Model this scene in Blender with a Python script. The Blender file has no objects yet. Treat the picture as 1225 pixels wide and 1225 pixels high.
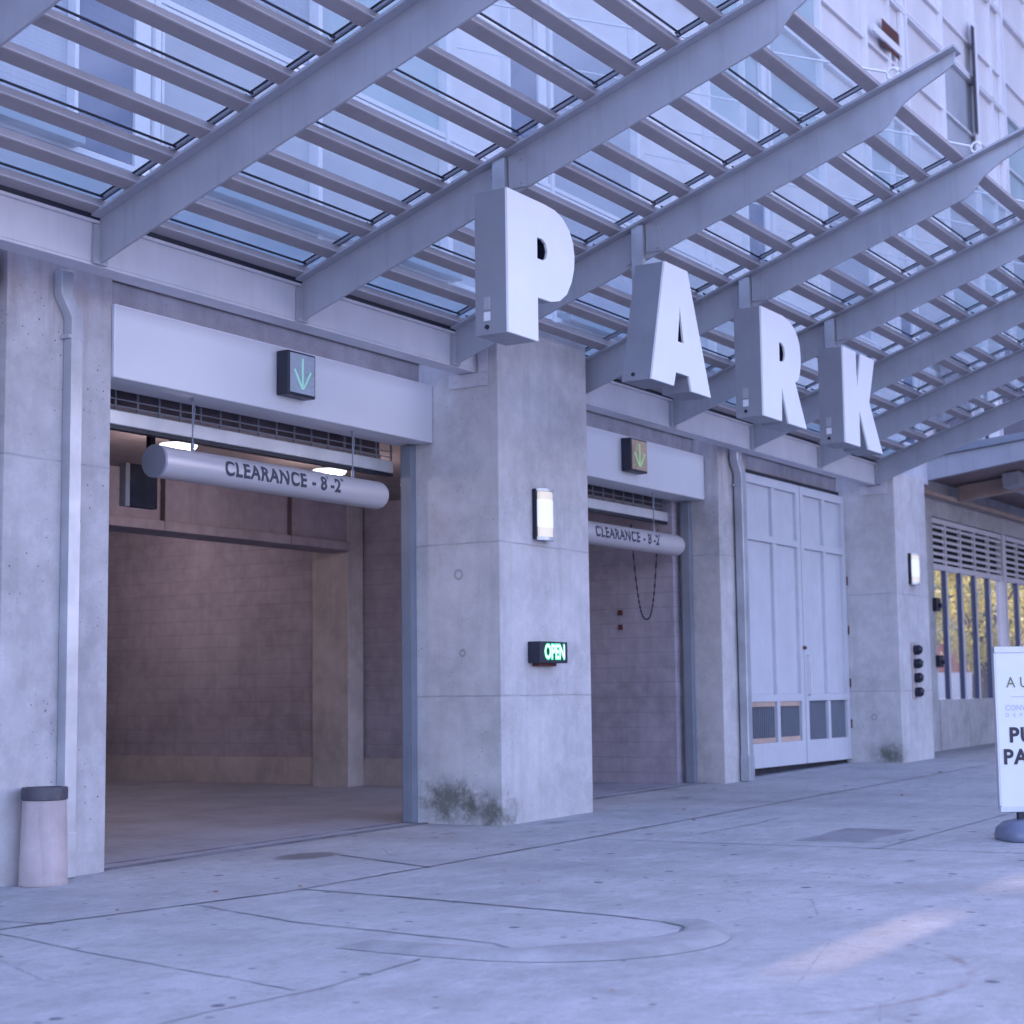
import bpy, bmesh, math, random
from mathutils import Vector, Matrix, noise

S = bpy.context.scene
COL = S.collection
random.seed(7)

# ------------------------------------------------------------------ camera
cam_d = bpy.data.cameras.new('camera')
cam = bpy.data.objects.new('camera', cam_d)
COL.objects.link(cam)
F = Vector((0.84443037, 0.52484517, 0.10712098))
R = Vector((0.5289686, -0.84855211, -0.01231013))
U = Vector((-0.08443682, -0.06705868, 0.99416978))
cam.matrix_world = Matrix(((R.x, U.x, -F.x, 0.0), (R.y, U.y, -F.y, 0.0), (R.z, U.z, -F.z, 1.465), (0, 0, 0, 1)))
cam_d.lens = 59.894
cam_d.sensor_width = 36.0
cam_d.clip_end = 500
cam_d.dof.use_dof = True
cam_d.dof.focus_distance = 13.5
cam_d.dof.aperture_fstop = 2.4
S.camera = cam

# ------------------------------------------------------------------ light
SUN_EL = math.radians(30)
w = bpy.data.worlds.new('World')
S.world = w
w.use_nodes = True
nt = w.node_tree
nt.nodes.clear()
sky = nt.nodes.new('ShaderNodeTexSky')
sky.sky_type = 'NISHITA'
sky.sun_disc = False
sky.sun_elevation = SUN_EL
sky.sun_rotation = math.radians(90)
sky.air_density = 1.0
sky.dust_density = 2.5
sky.ozone_density = 1.5
tint = nt.nodes.new('ShaderNodeMix')
tint.data_type = 'RGBA'
tint.blend_type = 'MULTIPLY'
tint.inputs[0].default_value = 1.0
tint.inputs[7].default_value = (1.01, 0.872, 1.02, 1)
bg = nt.nodes.new('ShaderNodeBackground')
bg.inputs['Strength'].default_value = 0.13
out = nt.nodes.new('ShaderNodeOutputWorld')
nt.links.new(sky.outputs[0], tint.inputs[6])
nt.links.new(tint.outputs[2], bg.inputs['Color'])
nt.links.new(bg.outputs[0], out.inputs[0])

sun_d = bpy.data.lights.new('sun', 'SUN')
sun_d.energy = 2.0
sun_d.angle = math.radians(0.5)
sun_d.color = (1.0, 0.70, 0.52)
sun = bpy.data.objects.new('sun', sun_d)
COL.objects.link(sun)
sun.location = (60, 0, 40)
sun.rotation_euler = (0, math.radians(60), 0)      # light travels towards -X and down

S.view_settings.view_transform = 'Standard'
S.view_settings.look = 'None'
S.view_settings.gamma = 1
S.view_settings.exposure = 2.78
try:
    S.cycles.max_bounces = 10
    S.cycles.transparent_max_bounces = 24
    S.cycles.sample_clamp_indirect = 6
except Exception:
    pass

# ------------------------------------------------------------------ materials
MATS = {}

def nm(name):
    m = bpy.data.materials.new(name)
    m.use_nodes = True
    n = m.node_tree
    return m, n, n.nodes['Principled BSDF']

class NG:
    """small node helper"""
    def __init__(s, tree):
        s.t = tree
    def n(s, typ, **kw):
        x = s.t.nodes.new(typ)
        for k, v in kw.items():
            setattr(x, k, v)
        return x
    def L(s, a, b):
        s.t.links.new(a, b)
    def math(s, op, a, b=None, c=None, clamp=False):
        x = s.n('ShaderNodeMath', operation=op, use_clamp=clamp)
        for i, v in enumerate((a, b, c)):
            if v is None:
                continue
            if isinstance(v, (int, float)):
                x.inputs[i].default_value = v
            else:
                s.L(v, x.inputs[i])
        return x.outputs[0]
    def mix(s, fac, a, b, mode='MIX'):
        x = s.n('ShaderNodeMix', data_type='RGBA', blend_type=mode)
        for i, v in ((0, fac), (6, a), (7, b)):
            if isinstance(v, (int, float)):
                x.inputs[i].default_value = v
            elif isinstance(v, tuple):
                x.inputs[i].default_value = (*v, 1) if len(v) == 3 else v
            else:
                s.L(v, x.inputs[i])
        return x.outputs[2]
    def ramp(s, v, p0, p1, lo=0.0, hi=1.0):
        x = s.n('ShaderNodeMapRange')
        s.L(v, x.inputs[0])
        x.inputs[1].default_value = p0
        x.inputs[2].default_value = p1
        x.inputs[3].default_value = lo
        x.inputs[4].default_value = hi
        return x.outputs[0]
    def noise(s, vec, scale, detail=5, rough=0.6):
        x = s.n('ShaderNodeTexNoise')
        x.inputs['Scale'].default_value = scale
        x.inputs['Detail'].default_value = detail
        x.inputs['Roughness'].default_value = rough
        s.L(vec, x.inputs['Vector'])
        return x.outputs[0]
    def voro(s, vec, scale, feature='F1'):
        x = s.n('ShaderNodeTexVoronoi', feature=feature)
        x.inputs['Scale'].default_value = scale
        s.L(vec, x.inputs['Vector'])
        return x
    def pos(s):
        g = s.n('ShaderNodeNewGeometry')
        q = s.n('ShaderNodeSeparateXYZ')
        s.L(g.outputs['Position'], q.inputs[0])
        return g.outputs['Position'], q.outputs
    def scaled(s, vec, sc):
        m = s.n('ShaderNodeMapping')
        m.inputs['Scale'].default_value = sc
        s.L(vec, m.inputs['Vector'])
        return m.outputs[0]
    def dist(s, vec, p):
        d = s.n('ShaderNodeVectorMath', operation='DISTANCE')
        s.L(vec, d.inputs[0])
        d.inputs[1].default_value = p
        return d.outputs['Value']

def conc(name, base, dark=0.66, lines=(), moss=(), rings=(), pits=0.5, streak=0.35, warm=None, rough=0.85, blocks=None, bump=0.25):
    m, t, b = nm(name)
    g = NG(t)
    P, (x, y, z) = g.pos()
    n1 = g.noise(P, 1.1, 4, 0.6)
    n2 = g.noise(P, 6.0, 6, 0.65)
    n3 = g.noise(P, 45.0, 3, 0.7)
    st = g.noise(g.scaled(P, (3.2, 3.2, 0.35)), 2.0, 5, 0.6)
    d = tuple(c * dark for c in base)
    c = g.mix(g.ramp(n1, 0.35, 0.68), d, base)
    c = g.mix(g.ramp(n2, 0.42, 0.72, 0, 0.45), c, tuple(v * 1.22 for v in base))
    c = g.mix(g.ramp(st, 0.5, 0.75, 0, streak), c, tuple(v * 0.55 for v in base))
    c = g.mix(g.ramp(n3, 0.35, 0.65, 0.0, 0.16), c, tuple(v * 0.6 for v in base))
    if warm:      # rusty run-off below the beam: a stain with a ragged lower edge
        zz = g.math('ADD', z, g.math('MULTIPLY', g.math('SUBTRACT', st, 0.5), 1.6))
        f = g.ramp(zz, warm[0], warm[1], 0, warm[3])
        c = g.mix(f, c, warm[2])
    if pits:
        v = g.voro(P, 17.0)
        v2 = g.voro(P, 43.0)
        gate = g.ramp(g.noise(P, 1.3, 3), 0.46, 0.6)
        hole = g.math('MULTIPLY', g.math('LESS_THAN', v.outputs['Distance'], 0.125), gate)
        hole2 = g.math('MULTIPLY', g.math('LESS_THAN', v2.outputs['Distance'], 0.11), gate)
        c = g.mix(g.math('MULTIPLY', g.math('MAXIMUM', hole, g.math('MULTIPLY', hole2, 0.6)), pits), c, (0.05, 0.045, 0.05))
    h = g.math('ADD', g.math('MULTIPLY', n2, 0.6), g.math('MULTIPLY', n3, 0.4))
    wob = g.math('MULTIPLY', g.math('SUBTRACT', g.noise(P, 4.0, 3), 0.5), 0.02)
    for lz, s in lines:
        dd = g.math('ABSOLUTE', g.math('SUBTRACT', g.math('ADD', z, wob), lz))
        e = g.math('MULTIPLY', g.ramp(dd, 0.0, 0.014, 1, 0), g.ramp(g.noise(P, 3.0, 3), 0.35, 0.55, 0.25, 1))
        c = g.mix(g.math('MULTIPLY', e, s), c, tuple(v * 0.35 for v in base))
        h = g.math('SUBTRACT', h, g.math('MULTIPLY', e, 0.8))
    for p, r in rings:
        dd = g.math('ABSOLUTE', g.math('SUBTRACT', g.dist(P, p), r))
        e = g.ramp(dd, 0.004, 0.016, 0.6, 0)
        c = g.mix(e, c, tuple(v * 0.3 for v in base))
    for p, r in moss:
        q = g.dist(g.scaled(P, (1, 1, 1.5)), (p[0], p[1], p[2] * 1.5))
        f = g.ramp(q, r * 0.25, r, 1, 0)
        nn = g.noise(P, 6.0, 10, 0.72)
        f = g.math('MULTIPLY', g.ramp(g.math('ADD', nn, g.math('MULTIPLY', f, 0.28)), 0.60, 0.82), g.ramp(f, 0.0, 0.4))
        soft = g.math('MULTIPLY', g.ramp(q, 0.0, r * 1.1, 1, 0), g.ramp(g.noise(P, 5.0, 5, 0.7), 0.35, 0.6))
        c = g.mix(g.math('MULTIPLY', soft, 0.75), c, (0.15, 0.16, 0.17))
        c = g.mix(g.math('MULTIPLY', f, 0.85), c, (0.10, 0.11, 0.09))
    if blocks:    # block courses: dark mortar joints
        ax, lx, lz, s = blocks
        u = {'x': x, 'y': y}[ax]
        row = g.math('DIVIDE', z, lz)
        fz = g.math('ABSOLUTE', g.math('SUBTRACT', g.math('FRACT', row), 0.5))
        e1 = g.ramp(fz, 0.455, 0.485)
        off = g.math('MULTIPLY', g.math('MODULO', g.math('FLOOR', row), 2.0), 0.5)
        fu = g.math('ABSOLUTE', g.math('SUBTRACT', g.math('FRACT', g.math('ADD', g.math('DIVIDE', u, lx), off)), 0.5))
        e2 = g.math('MULTIPLY', g.ramp(fu, 0.478, 0.492), 0.45)
        e = g.math('MULTIPLY', g.math('MAXIMUM', e1, e2), g.ramp(g.noise(P, 1.3, 3), 0.3, 0.6, 0.35, 1))
        c = g.mix(g.math('MULTIPLY', e, s), c, tuple(v * 0.3 for v in base))
    g.L(c, b.inputs['Base Color'])
    b.inputs['Roughness'].default_value = rough
    bp = g.n('ShaderNodeBump')
    bp.inputs['Strength'].default_value = bump
    bp.inputs['Distance'].default_value = 0.012
    g.L(h, bp.inputs['Height'])
    g.L(bp.outputs[0], b.inputs['Normal'])
    MATS[name] = m
    return m

def paint(name, base, rough=0.45, var=0.1, metal=0.0, streak=0.0, spec=0.5, bump=0.0, stretch=(1, 1, 1), dirt=None):
    m, t, b = nm(name)
    g = NG(t)
    P, (x, y, z) = g.pos()
    n1 = g.noise(g.scaled(P, stretch), 2.2, 4, 0.6)
    c = g.mix(g.ramp(n1, 0.3, 0.7), tuple(v * (1 - var) for v in base), tuple(v * (1 + var) for v in base))
    if streak:
        st = g.noise(g.scaled(P, (7, 7, 0.5)), 2.0, 4, 0.6)
        c = g.mix(g.ramp(st, 0.52, 0.75, 0, streak), c, tuple(v * 0.5 for v in base))
    if dirt:
        nn = g.noise(P, 12, 6, 0.7)
        c = g.mix(g.ramp(nn, 0.55, 0.75, 0, 0.5), c, dirt)
    g.L(c, b.inputs['Base Color'])
    b.inputs['Metallic'].default_value = metal
    b.inputs['Specular IOR Level'].default_value = spec
    g.L(g.ramp(g.noise(P, 8, 3), 0.3, 0.7, rough * 0.85, min(1, rough * 1.2)), b.inputs['Roughness'])
    if bump:
        bp = g.n('ShaderNodeBump')
        bp.inputs['Strength'].default_value = bump
        bp.inputs['Distance'].default_value = 0.01
        g.L(g.noise(P, 5, 3), bp.inputs['Height'])
        g.L(bp.outputs[0], b.inputs['Normal'])
    MATS[name] = m
    return m

def emis(name, col, st, base=(0.8, 0.8, 0.8)):
    m, t, b = nm(name)
    b.inputs['Base Color'].default_value = (*base, 1)
    b.inputs['Emission Color'].default_value = (*col, 1)
    b.inputs['Emission Strength'].default_value = st
    MATS[name] = m
    return m

def glass(name, tcol, dif, fd=0.15, gl=0.9, rough=0.05):
    """thin sheet: lets light through tinted, a film of dirt scatters a little"""
    m, t, b = nm(name)
    g = NG(t)
    P, _ = g.pos()
    o = [n for n in t.nodes if n.type == 'OUTPUT_MATERIAL'][0]
    t.nodes.remove(b)
    tr = g.n('ShaderNodeBsdfTransparent')
    tr.inputs[0].default_value = (*tcol, 1)
    df = g.n('ShaderNodeBsdfTranslucent')
    df.inputs[0].default_value = (*dif, 1)
    gs = g.n('ShaderNodeBsdfGlossy')
    gs.inputs['Roughness'].default_value = rough
    gs.inputs[0].default_value = (gl, gl, gl, 1)
    m1 = g.n('ShaderNodeMixShader')
    g.L(g.ramp(g.noise(P, 1.3, 2, 0.5), 0.3, 0.75, fd * 0.5, fd * 1.4), m1.inputs[0])
    g.L(tr.outputs[0], m1.inputs[1])
    g.L(df.outputs[0], m1.inputs[2])
    fr = g.n('ShaderNodeLayerWeight')
    fr.inputs[0].default_value = 0.5
    m2 = g.n('ShaderNodeMixShader')
    g.L(g.math('ADD', g.math('MULTIPLY', g.math('POWER', fr.outputs['Facing'], 5.0), 0.5), 0.02), m2.inputs[0])
    g.L(m1.outputs[0], m2.inputs[1])
    g.L(gs.outputs[0], m2.inputs[2])
    g.L(m2.outputs[0], o.inputs[0])
    MATS[name] = m
    return m

CB = (0.54, 0.52, 0.54)
conc('conc_pier', (0.58, 0.56, 0.58), dark=0.74, lines=((3.015, 0.6), (1.464, 0.6)), moss=(((14.46, 9.30, 0.30), 0.50), ((14.46, 9.80, 0.42), 0.50), ((26.33, 9.35, 0.45), 0.42)),
     rings=(((14.46, 9.64, 2.70), 0.045), ((26.33, 9.6, 1.05), 0.04), ((14.46, 9.6, 1.9), 0.03)), warm=(4.7, 5.6, (0.34, 0.29, 0.29), 0.4))
conc('conc_column', CB, lines=((3.33, 0.5),), pits=0.85, warm=(4.3, 5.2, (0.25, 0.19, 0.18), 0.75))
conc('conc_wall', (0.47, 0.455, 0.48), lines=(), pits=0.4)
conc('conc_spandrel', (0.40, 0.355, 0.35), streak=0.5)
conc('block_wall', (0.42, 0.38, 0.45), blocks=('y', 0.80, 0.203, 0.35), pits=0, streak=0.4, bump=0.12)
conc('conc_inside', (0.40, 0.345, 0.38), pits=0, streak=0.5)
conc('conc_pillar', (0.50, 0.45, 0.45), pits=0, streak=0.5)
conc('ceiling_paint', (0.3, 0.25, 0.24), pits=0, streak=0)
paint('rib_paint', (0.345, 0.355, 0.405), 0.42, 0.08, streak=0.25)
paint('purlin_paint', (0.29, 0.265, 0.28), 0.45, 0.10, dirt=(0.21, 0.185, 0.19))
paint('bead_highlight', (0.40, 0.375, 0.40), 0.45, 0.05)  # lighter than the purlins: the lip's highlight is put into its colour
paint('beam_paint', (0.54, 0.53, 0.58), 0.42, 0.06, streak=0.12)
paint('panel_white', (0.66, 0.67, 0.71), 0.36, 0.03, metal=0.1, spec=0.5, bump=0.0, stretch=(0.4, 0.4, 0.4))
paint('galvanised', (0.50, 0.52, 0.57), 0.38, 0.16, metal=0.65, bump=0.1)
paint('steel_rail', (0.62, 0.63, 0.66), 0.35, 0.12, metal=0.35, bump=0.15)
paint('frame_blue', (0.20, 0.225, 0.28), 0.45, 0.1, streak=0.2)
paint('tube_metal', (0.60, 0.57, 0.59), 0.36, 0.06, metal=0.45, stretch=(0.2, 1, 1))
paint('tube_cap', (0.30, 0.31, 0.38), 0.4, 0.05, metal=0.3)
paint('letter_face', (0.78, 0.78, 0.80), 0.35, 0.02, streak=0.04)
paint('letter_side', (0.26, 0.27, 0.315), 0.42, 0.07, metal=0.25)
paint('door_paint', (0.54, 0.55, 0.61), 0.5, 0.05, streak=0.12)
paint('door_shade', (0.42, 0.44, 0.5), 0.5, 0.05)
paint('black', (0.012, 0.013, 0.03), 0.4, 0.1)
paint('black_matte', (0.02, 0.018, 0.03), 0.7, 0.1)
paint('coil_dark', (0.11, 0.085, 0.10), 0.7, 0.3)
paint('text_grey', (0.05, 0.055, 0.08), 0.6, 0.1)
paint('rust_wood', (0.5, 0.36, 0.3), 0.7, 0.2, dirt=(0.3, 0.18, 0.13))
paint('bin_shell', (0.43, 0.365, 0.375), 0.8, 0.2, streak=0.35, dirt=(0.33, 0.25, 0.25))
paint('bin_rim', (0.06, 0.055, 0.075), 0.55, 0.15, dirt=(0.18, 0.15, 0.16))
paint('sign_white', (0.68, 0.68, 0.71), 0.4, 0.03)
paint('sign_frame', (0.55, 0.57, 0.62), 0.35, 0.05, metal=0.4)
paint('base_blue', (0.14, 0.16, 0.24), 0.35, 0.08)
paint('gold_dark', (0.16, 0.15, 0.08), 0.5, 0.1)
paint('text_pale', (0.45, 0.47, 0.55), 0.5, 0.05)
paint('text_black', (0.03, 0.025, 0.04), 0.5, 0.05)
paint('mullion', (0.72, 0.71, 0.75), 0.4, 0.04)
paint('frame_navy', (0.05, 0.065, 0.13), 0.4, 0.1)
paint('louvre_paint', (0.60, 0.57, 0.61), 0.5, 0.06)
paint('soffit_wood', (0.24, 0.17, 0.17), 0.6, 0.25, stretch=(12, 0.4, 1))
paint('deck_tan', (0.4, 0.3, 0.26), 0.6, 0.15)
def leafmat(name, c):
    m, t, b = nm(name)
    g = NG(t)
    P, _ = g.pos()
    col = g.mix(g.ramp(g.noise(P, 2.5, 3), 0.35, 0.65), tuple(v * 0.5 for v in c), tuple(min(1, v * 1.3) for v in c))
    o = [n for n in t.nodes if n.type == 'OUTPUT_MATERIAL'][0]
    g.L(col, b.inputs['Base Color'])
    tr = g.n('ShaderNodeBsdfTranslucent')
    g.L(col, tr.inputs[0])
    mx = g.n('ShaderNodeMixShader')
    mx.inputs[0].default_value = 0.6
    g.L(b.outputs[0], mx.inputs[1])
    g.L(tr.outputs[0], mx.inputs[2])
    g.L(mx.outputs[0], o.inputs[0])
    MATS[name] = m
leafmat('leaf', (0.30, 0.36, 0.12))
leafmat('leaf_gold', (0.68, 0.62, 0.20))
paint('bark', (0.12, 0.09, 0.07), 0.9, 0.2)
paint('dry_leaf', (0.36, 0.2, 0.1), 0.7, 0.3)
paint('brick_red', (0.48, 0.2, 0.13), 0.8, 0.2)
paint('lug_steel', (0.7, 0.7, 0.75), 0.4, 0.05)
paint('sticker', (0.66, 0.67, 0.72), 0.4, 0.03)
paint('slot_brown', (0.1, 0.03, 0.025), 0.8, 0.3)
paint('office_wall', (0.42, 0.42, 0.47), 0.8, 0.1)
emis('lamp_lit', (0.8, 0.8, 1.0), 0.075)
emis('lamp_warm', (1.0, 0.82, 0.5), 0.05, (0.75, 0.7, 0.6))
emis('disc_lit', (0.85, 0.85, 1.0), 0.35)
emis('led_green', (0.30, 0.85, 0.62), 0.03, (0.4, 0.7, 0.6))
emis('led_lime', (0.35, 0.8, 0.25), 0.03, (0.45, 0.7, 0.4))
emis('open_green', (0.05, 1.0, 0.35), 0.12, (0.2, 0.8, 0.4))
emis('open_core', (0.75, 1.0, 0.9), 0.15, (0.8, 0.9, 0.9))
paint('arrow_face', (0.36, 0.41, 0.48), 0.25, 0.08)
paint('arrow_face_tan', (0.48, 0.36, 0.24), 0.25, 0.3)
glass('canopy_glass', (0.86, 0.92, 0.95), (0.74, 0.73, 0.73), 0.17)
glass('lobby_glass', (0.82, 0.86, 0.9), (0.5, 0.5, 0.55), 0.05)

def pane_mat(name, base, rough, pattern):
    m, t, b = nm(name)
    g = NG(t)
    P, (x, y, z) = g.pos()
    n1 = g.noise(g.scaled(P, (0.5, 0.5, 0.25)), 1.4, 4, 0.6)
    c = g.mix(g.ramp(n1, 0.3, 0.7), tuple(v * 0.86 for v in base), tuple(min(1, v * 1.1) for v in base))
    if pattern:
        f1 = g.math('FRACT', g.math('MULTIPLY', z, 22))
        e = g.math('MULTIPLY', g.math('LESS_THAN', f1, 0.35), 0.3)
        f2 = g.math('LESS_THAN', g.math('FRACT', g.math('MULTIPLY', x, 5.2)), 0.08)
        c = g.mix(e, c, tuple(v * 0.6 for v in base))
        c = g.mix(g.math('MULTIPLY', f2, 0.25), c, tuple(min(1, v * 1.5) for v in base))
    g.L(c, b.inputs['Base Color'])
    b.inputs['Roughness'].default_value = rough
    MATS[name] = m
pane_mat('pane_pale', (0.67, 0.645, 0.665), 0.32, False)
pane_mat('pane_frit', (0.30, 0.34, 0.42), 0.28, True)
pane_mat('pane_teal', (0.34, 0.45, 0.50), 0.22, False)
pane_mat('pane_blue', (0.05, 0.09, 0.19), 0.15, False)
pane_mat('pane_mid', (0.38, 0.41, 0.46), 0.25, False)
pane_mat('panel_blue', (0.20, 0.30, 0.38), 0.30, False)
pane_mat('pane_dark', (0.09, 0.08, 0.12), 0.15, False)

def ground_mat():
    m, t, b = nm('pavement_concrete')
    g = NG(t)
    P, (x, y, z) = g.pos()
    base = (0.395, 0.40, 0.42)
    n0 = g.noise(P, 0.55, 5, 0.6)
    n1 = g.noise(g.scaled(P, (1.0, 1.9, 1)), 1.9, 8, 0.7)
    n2 = g.noise(P, 8.0, 8, 0.78)
    n3 = g.noise(P, 70.0, 3, 0.7)
    c = g.mix(g.ramp(n0, 0.36, 0.64), tuple(v * 0.76 for v in base), base)
    c = g.mix(g.ramp(n1, 0.42, 0.72, 0, 0.5), c, tuple(v * 1.25 for v in base))
    c = g.mix(g.ramp(g.noise(P, 3.3, 10, 0.8), 0.49, 0.62, 0, 0.6), c, tuple(v * 0.66 for v in base))
    c = g.mix(g.ramp(g.noise(g.scaled(P, (0.8, 1.7, 1)), 2.6, 9, 0.75), 0.50, 0.64, 0, 0.45), c, tuple(v * 1.3 for v in base))
    c = g.mix(g.ramp(n2, 0.50, 0.63, 0, 0.5), c, tuple(v * 0.62 for v in base))
    c = g.mix(g.ramp(n3, 0.45, 0.62, 0, 0.35), c, tuple(v * 0.6 for v in base))
    c = g.mix(g.ramp(g.noise(P, 160, 2, 0.6), 0.58, 0.66, 0, 0.35), c, tuple(v * 1.5 for v in base))
    # drive-lane grime, two soft tyre tracks running out of the door
    for cx, wd in ((11.4, 0.5), (13.0, 0.45), (18.0, 0.5), (19.6, 0.45)):
        dd = g.math('ABSOLUTE', g.math('SUBTRACT', g.math('ADD', x, g.math('MULTIPLY', n0, 1.4)), cx + 0.7))
        c = g.mix(g.ramp(dd, 0.0, wd, 0.28, 0), c, tuple(v * 0.5 for v in base))
    # oily spots and gum
    v = g.voro(P, 2.1)
    gate = g.math('GREATER_THAN', g.noise(P, 0.9, 1), 0.42)
    r = g.math('ADD', v.outputs['Distance'], g.math('MULTIPLY', g.math('SUBTRACT', g.noise(P, 20, 3), 0.5), 0.10))
    c = g.mix(g.math('MULTIPLY', g.ramp(r, 0.06, 0.09, 0.8, 0), gate), c, (0.06, 0.06, 0.09))
    v = g.voro(P, 4.3)
    c = g.mix(g.ramp(g.math('ADD', v.outputs['Distance'], g.math('MULTIPLY', g.math('SUBTRACT', g.noise(P, 25, 3), 0.5), 0.12)), 0.06, 0.11, 0.7, 0), c, (0.09, 0.09, 0.12))
    # damp stain by the threshold
    q = g.dist(g.scaled(P, (1, 1.5, 0)), (11.45, 9.2 * 1.5, 0))
    c = g.mix(g.ramp(g.math('ADD', q, g.math('MULTIPLY', n2, 0.3)), 0.42, 0.52, 0.75, 0), c, (0.10, 0.085, 0.085))
    for px, py, rr in ((15.0, 8.85, 0.30), (13.6, 9.2, 0.22), (18.5, 9.15, 0.28)):
        q = g.dist(g.scaled(P, (1, 2.0, 0)), (px, py * 2.0, 0))
        c = g.mix(g.ramp(g.math('ADD', q, g.math('MULTIPLY', n2, 0.25)), rr * 0.7, rr * 1.3, 0.55, 0), c, (0.11, 0.10, 0.11))
    # brown curved drip mark
    q = g.dist(g.scaled(P, (1, 1, 0)), (7.95, 3.75, 0))
    q = g.math('ABSOLUTE', g.math('SUBTRACT', g.math('ADD', q, g.math('MULTIPLY', g.math('SUBTRACT', n2, 0.5), 0.12)), 1.22))
    e = g.math('MULTIPLY', g.ramp(q, 0.008, 0.035, 1, 0), g.math('LESS_THAN', y, 3.15))
    e = g.math('MULTIPLY', e, g.ramp(g.noise(P, 5, 3), 0.4, 0.6, 0.1, 0.5))
    c = g.mix(e, c, (0.20, 0.13, 0.11))
    # hairline cracks
    vc = g.voro(g.scaled(P, (0.55, 0.8, 1)), 1.0, 'DISTANCE_TO_EDGE')
    wv = g.math('ADD', vc.outputs['Distance'], g.math('MULTIPLY', g.math('SUBTRACT', n2, 0.5), 0.05))
    e = g.math('MULTIPLY', g.ramp(g.math('ABSOLUTE', wv), 0.0, 0.004, 0.5, 0), g.ramp(g.noise(P, 0.8, 2), 0.52, 0.6))
    c = g.mix(e, c, (0.09, 0.09, 0.11))
    g.L(c, b.inputs['Base Color'])
    g.L(g.ramp(n1, 0.3, 0.7, 0.62, 0.9), b.inputs['Roughness'])
    bp = g.n('ShaderNodeBump')
    bp.inputs['Strength'].default_value = 0.22
    bp.inputs['Distance'].default_value = 0.01
    g.L(g.math('ADD', n2, g.math('MULTIPLY', n3, 0.5)), bp.inputs['Height'])
    g.L(bp.outputs[0], b.inputs['Normal'])
    MATS['pavement_concrete'] = m
ground_mat()
conc('kerb_conc', (0.37, 0.37, 0.39), pits=0.3, streak=0)
paint('joint_dark', (0.15, 0.15, 0.175), 0.9, 0.5, dirt=(0.34, 0.33, 0.34))
paint('joint_faint', (0.27, 0.27, 0.295), 0.9, 0.3, dirt=(0.28, 0.28, 0.3))
conc('garage_floor', (0.34, 0.35, 0.41), pits=0, streak=0, rough=0.6, bump=0.1)
paint('grate_dark', (0.23, 0.23, 0.26), 0.7, 0.15, dirt=(0.22, 0.22, 0.25))

# ------------------------------------------------------------------ geometry helpers
WL = {}          # world offset of every object built

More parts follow.
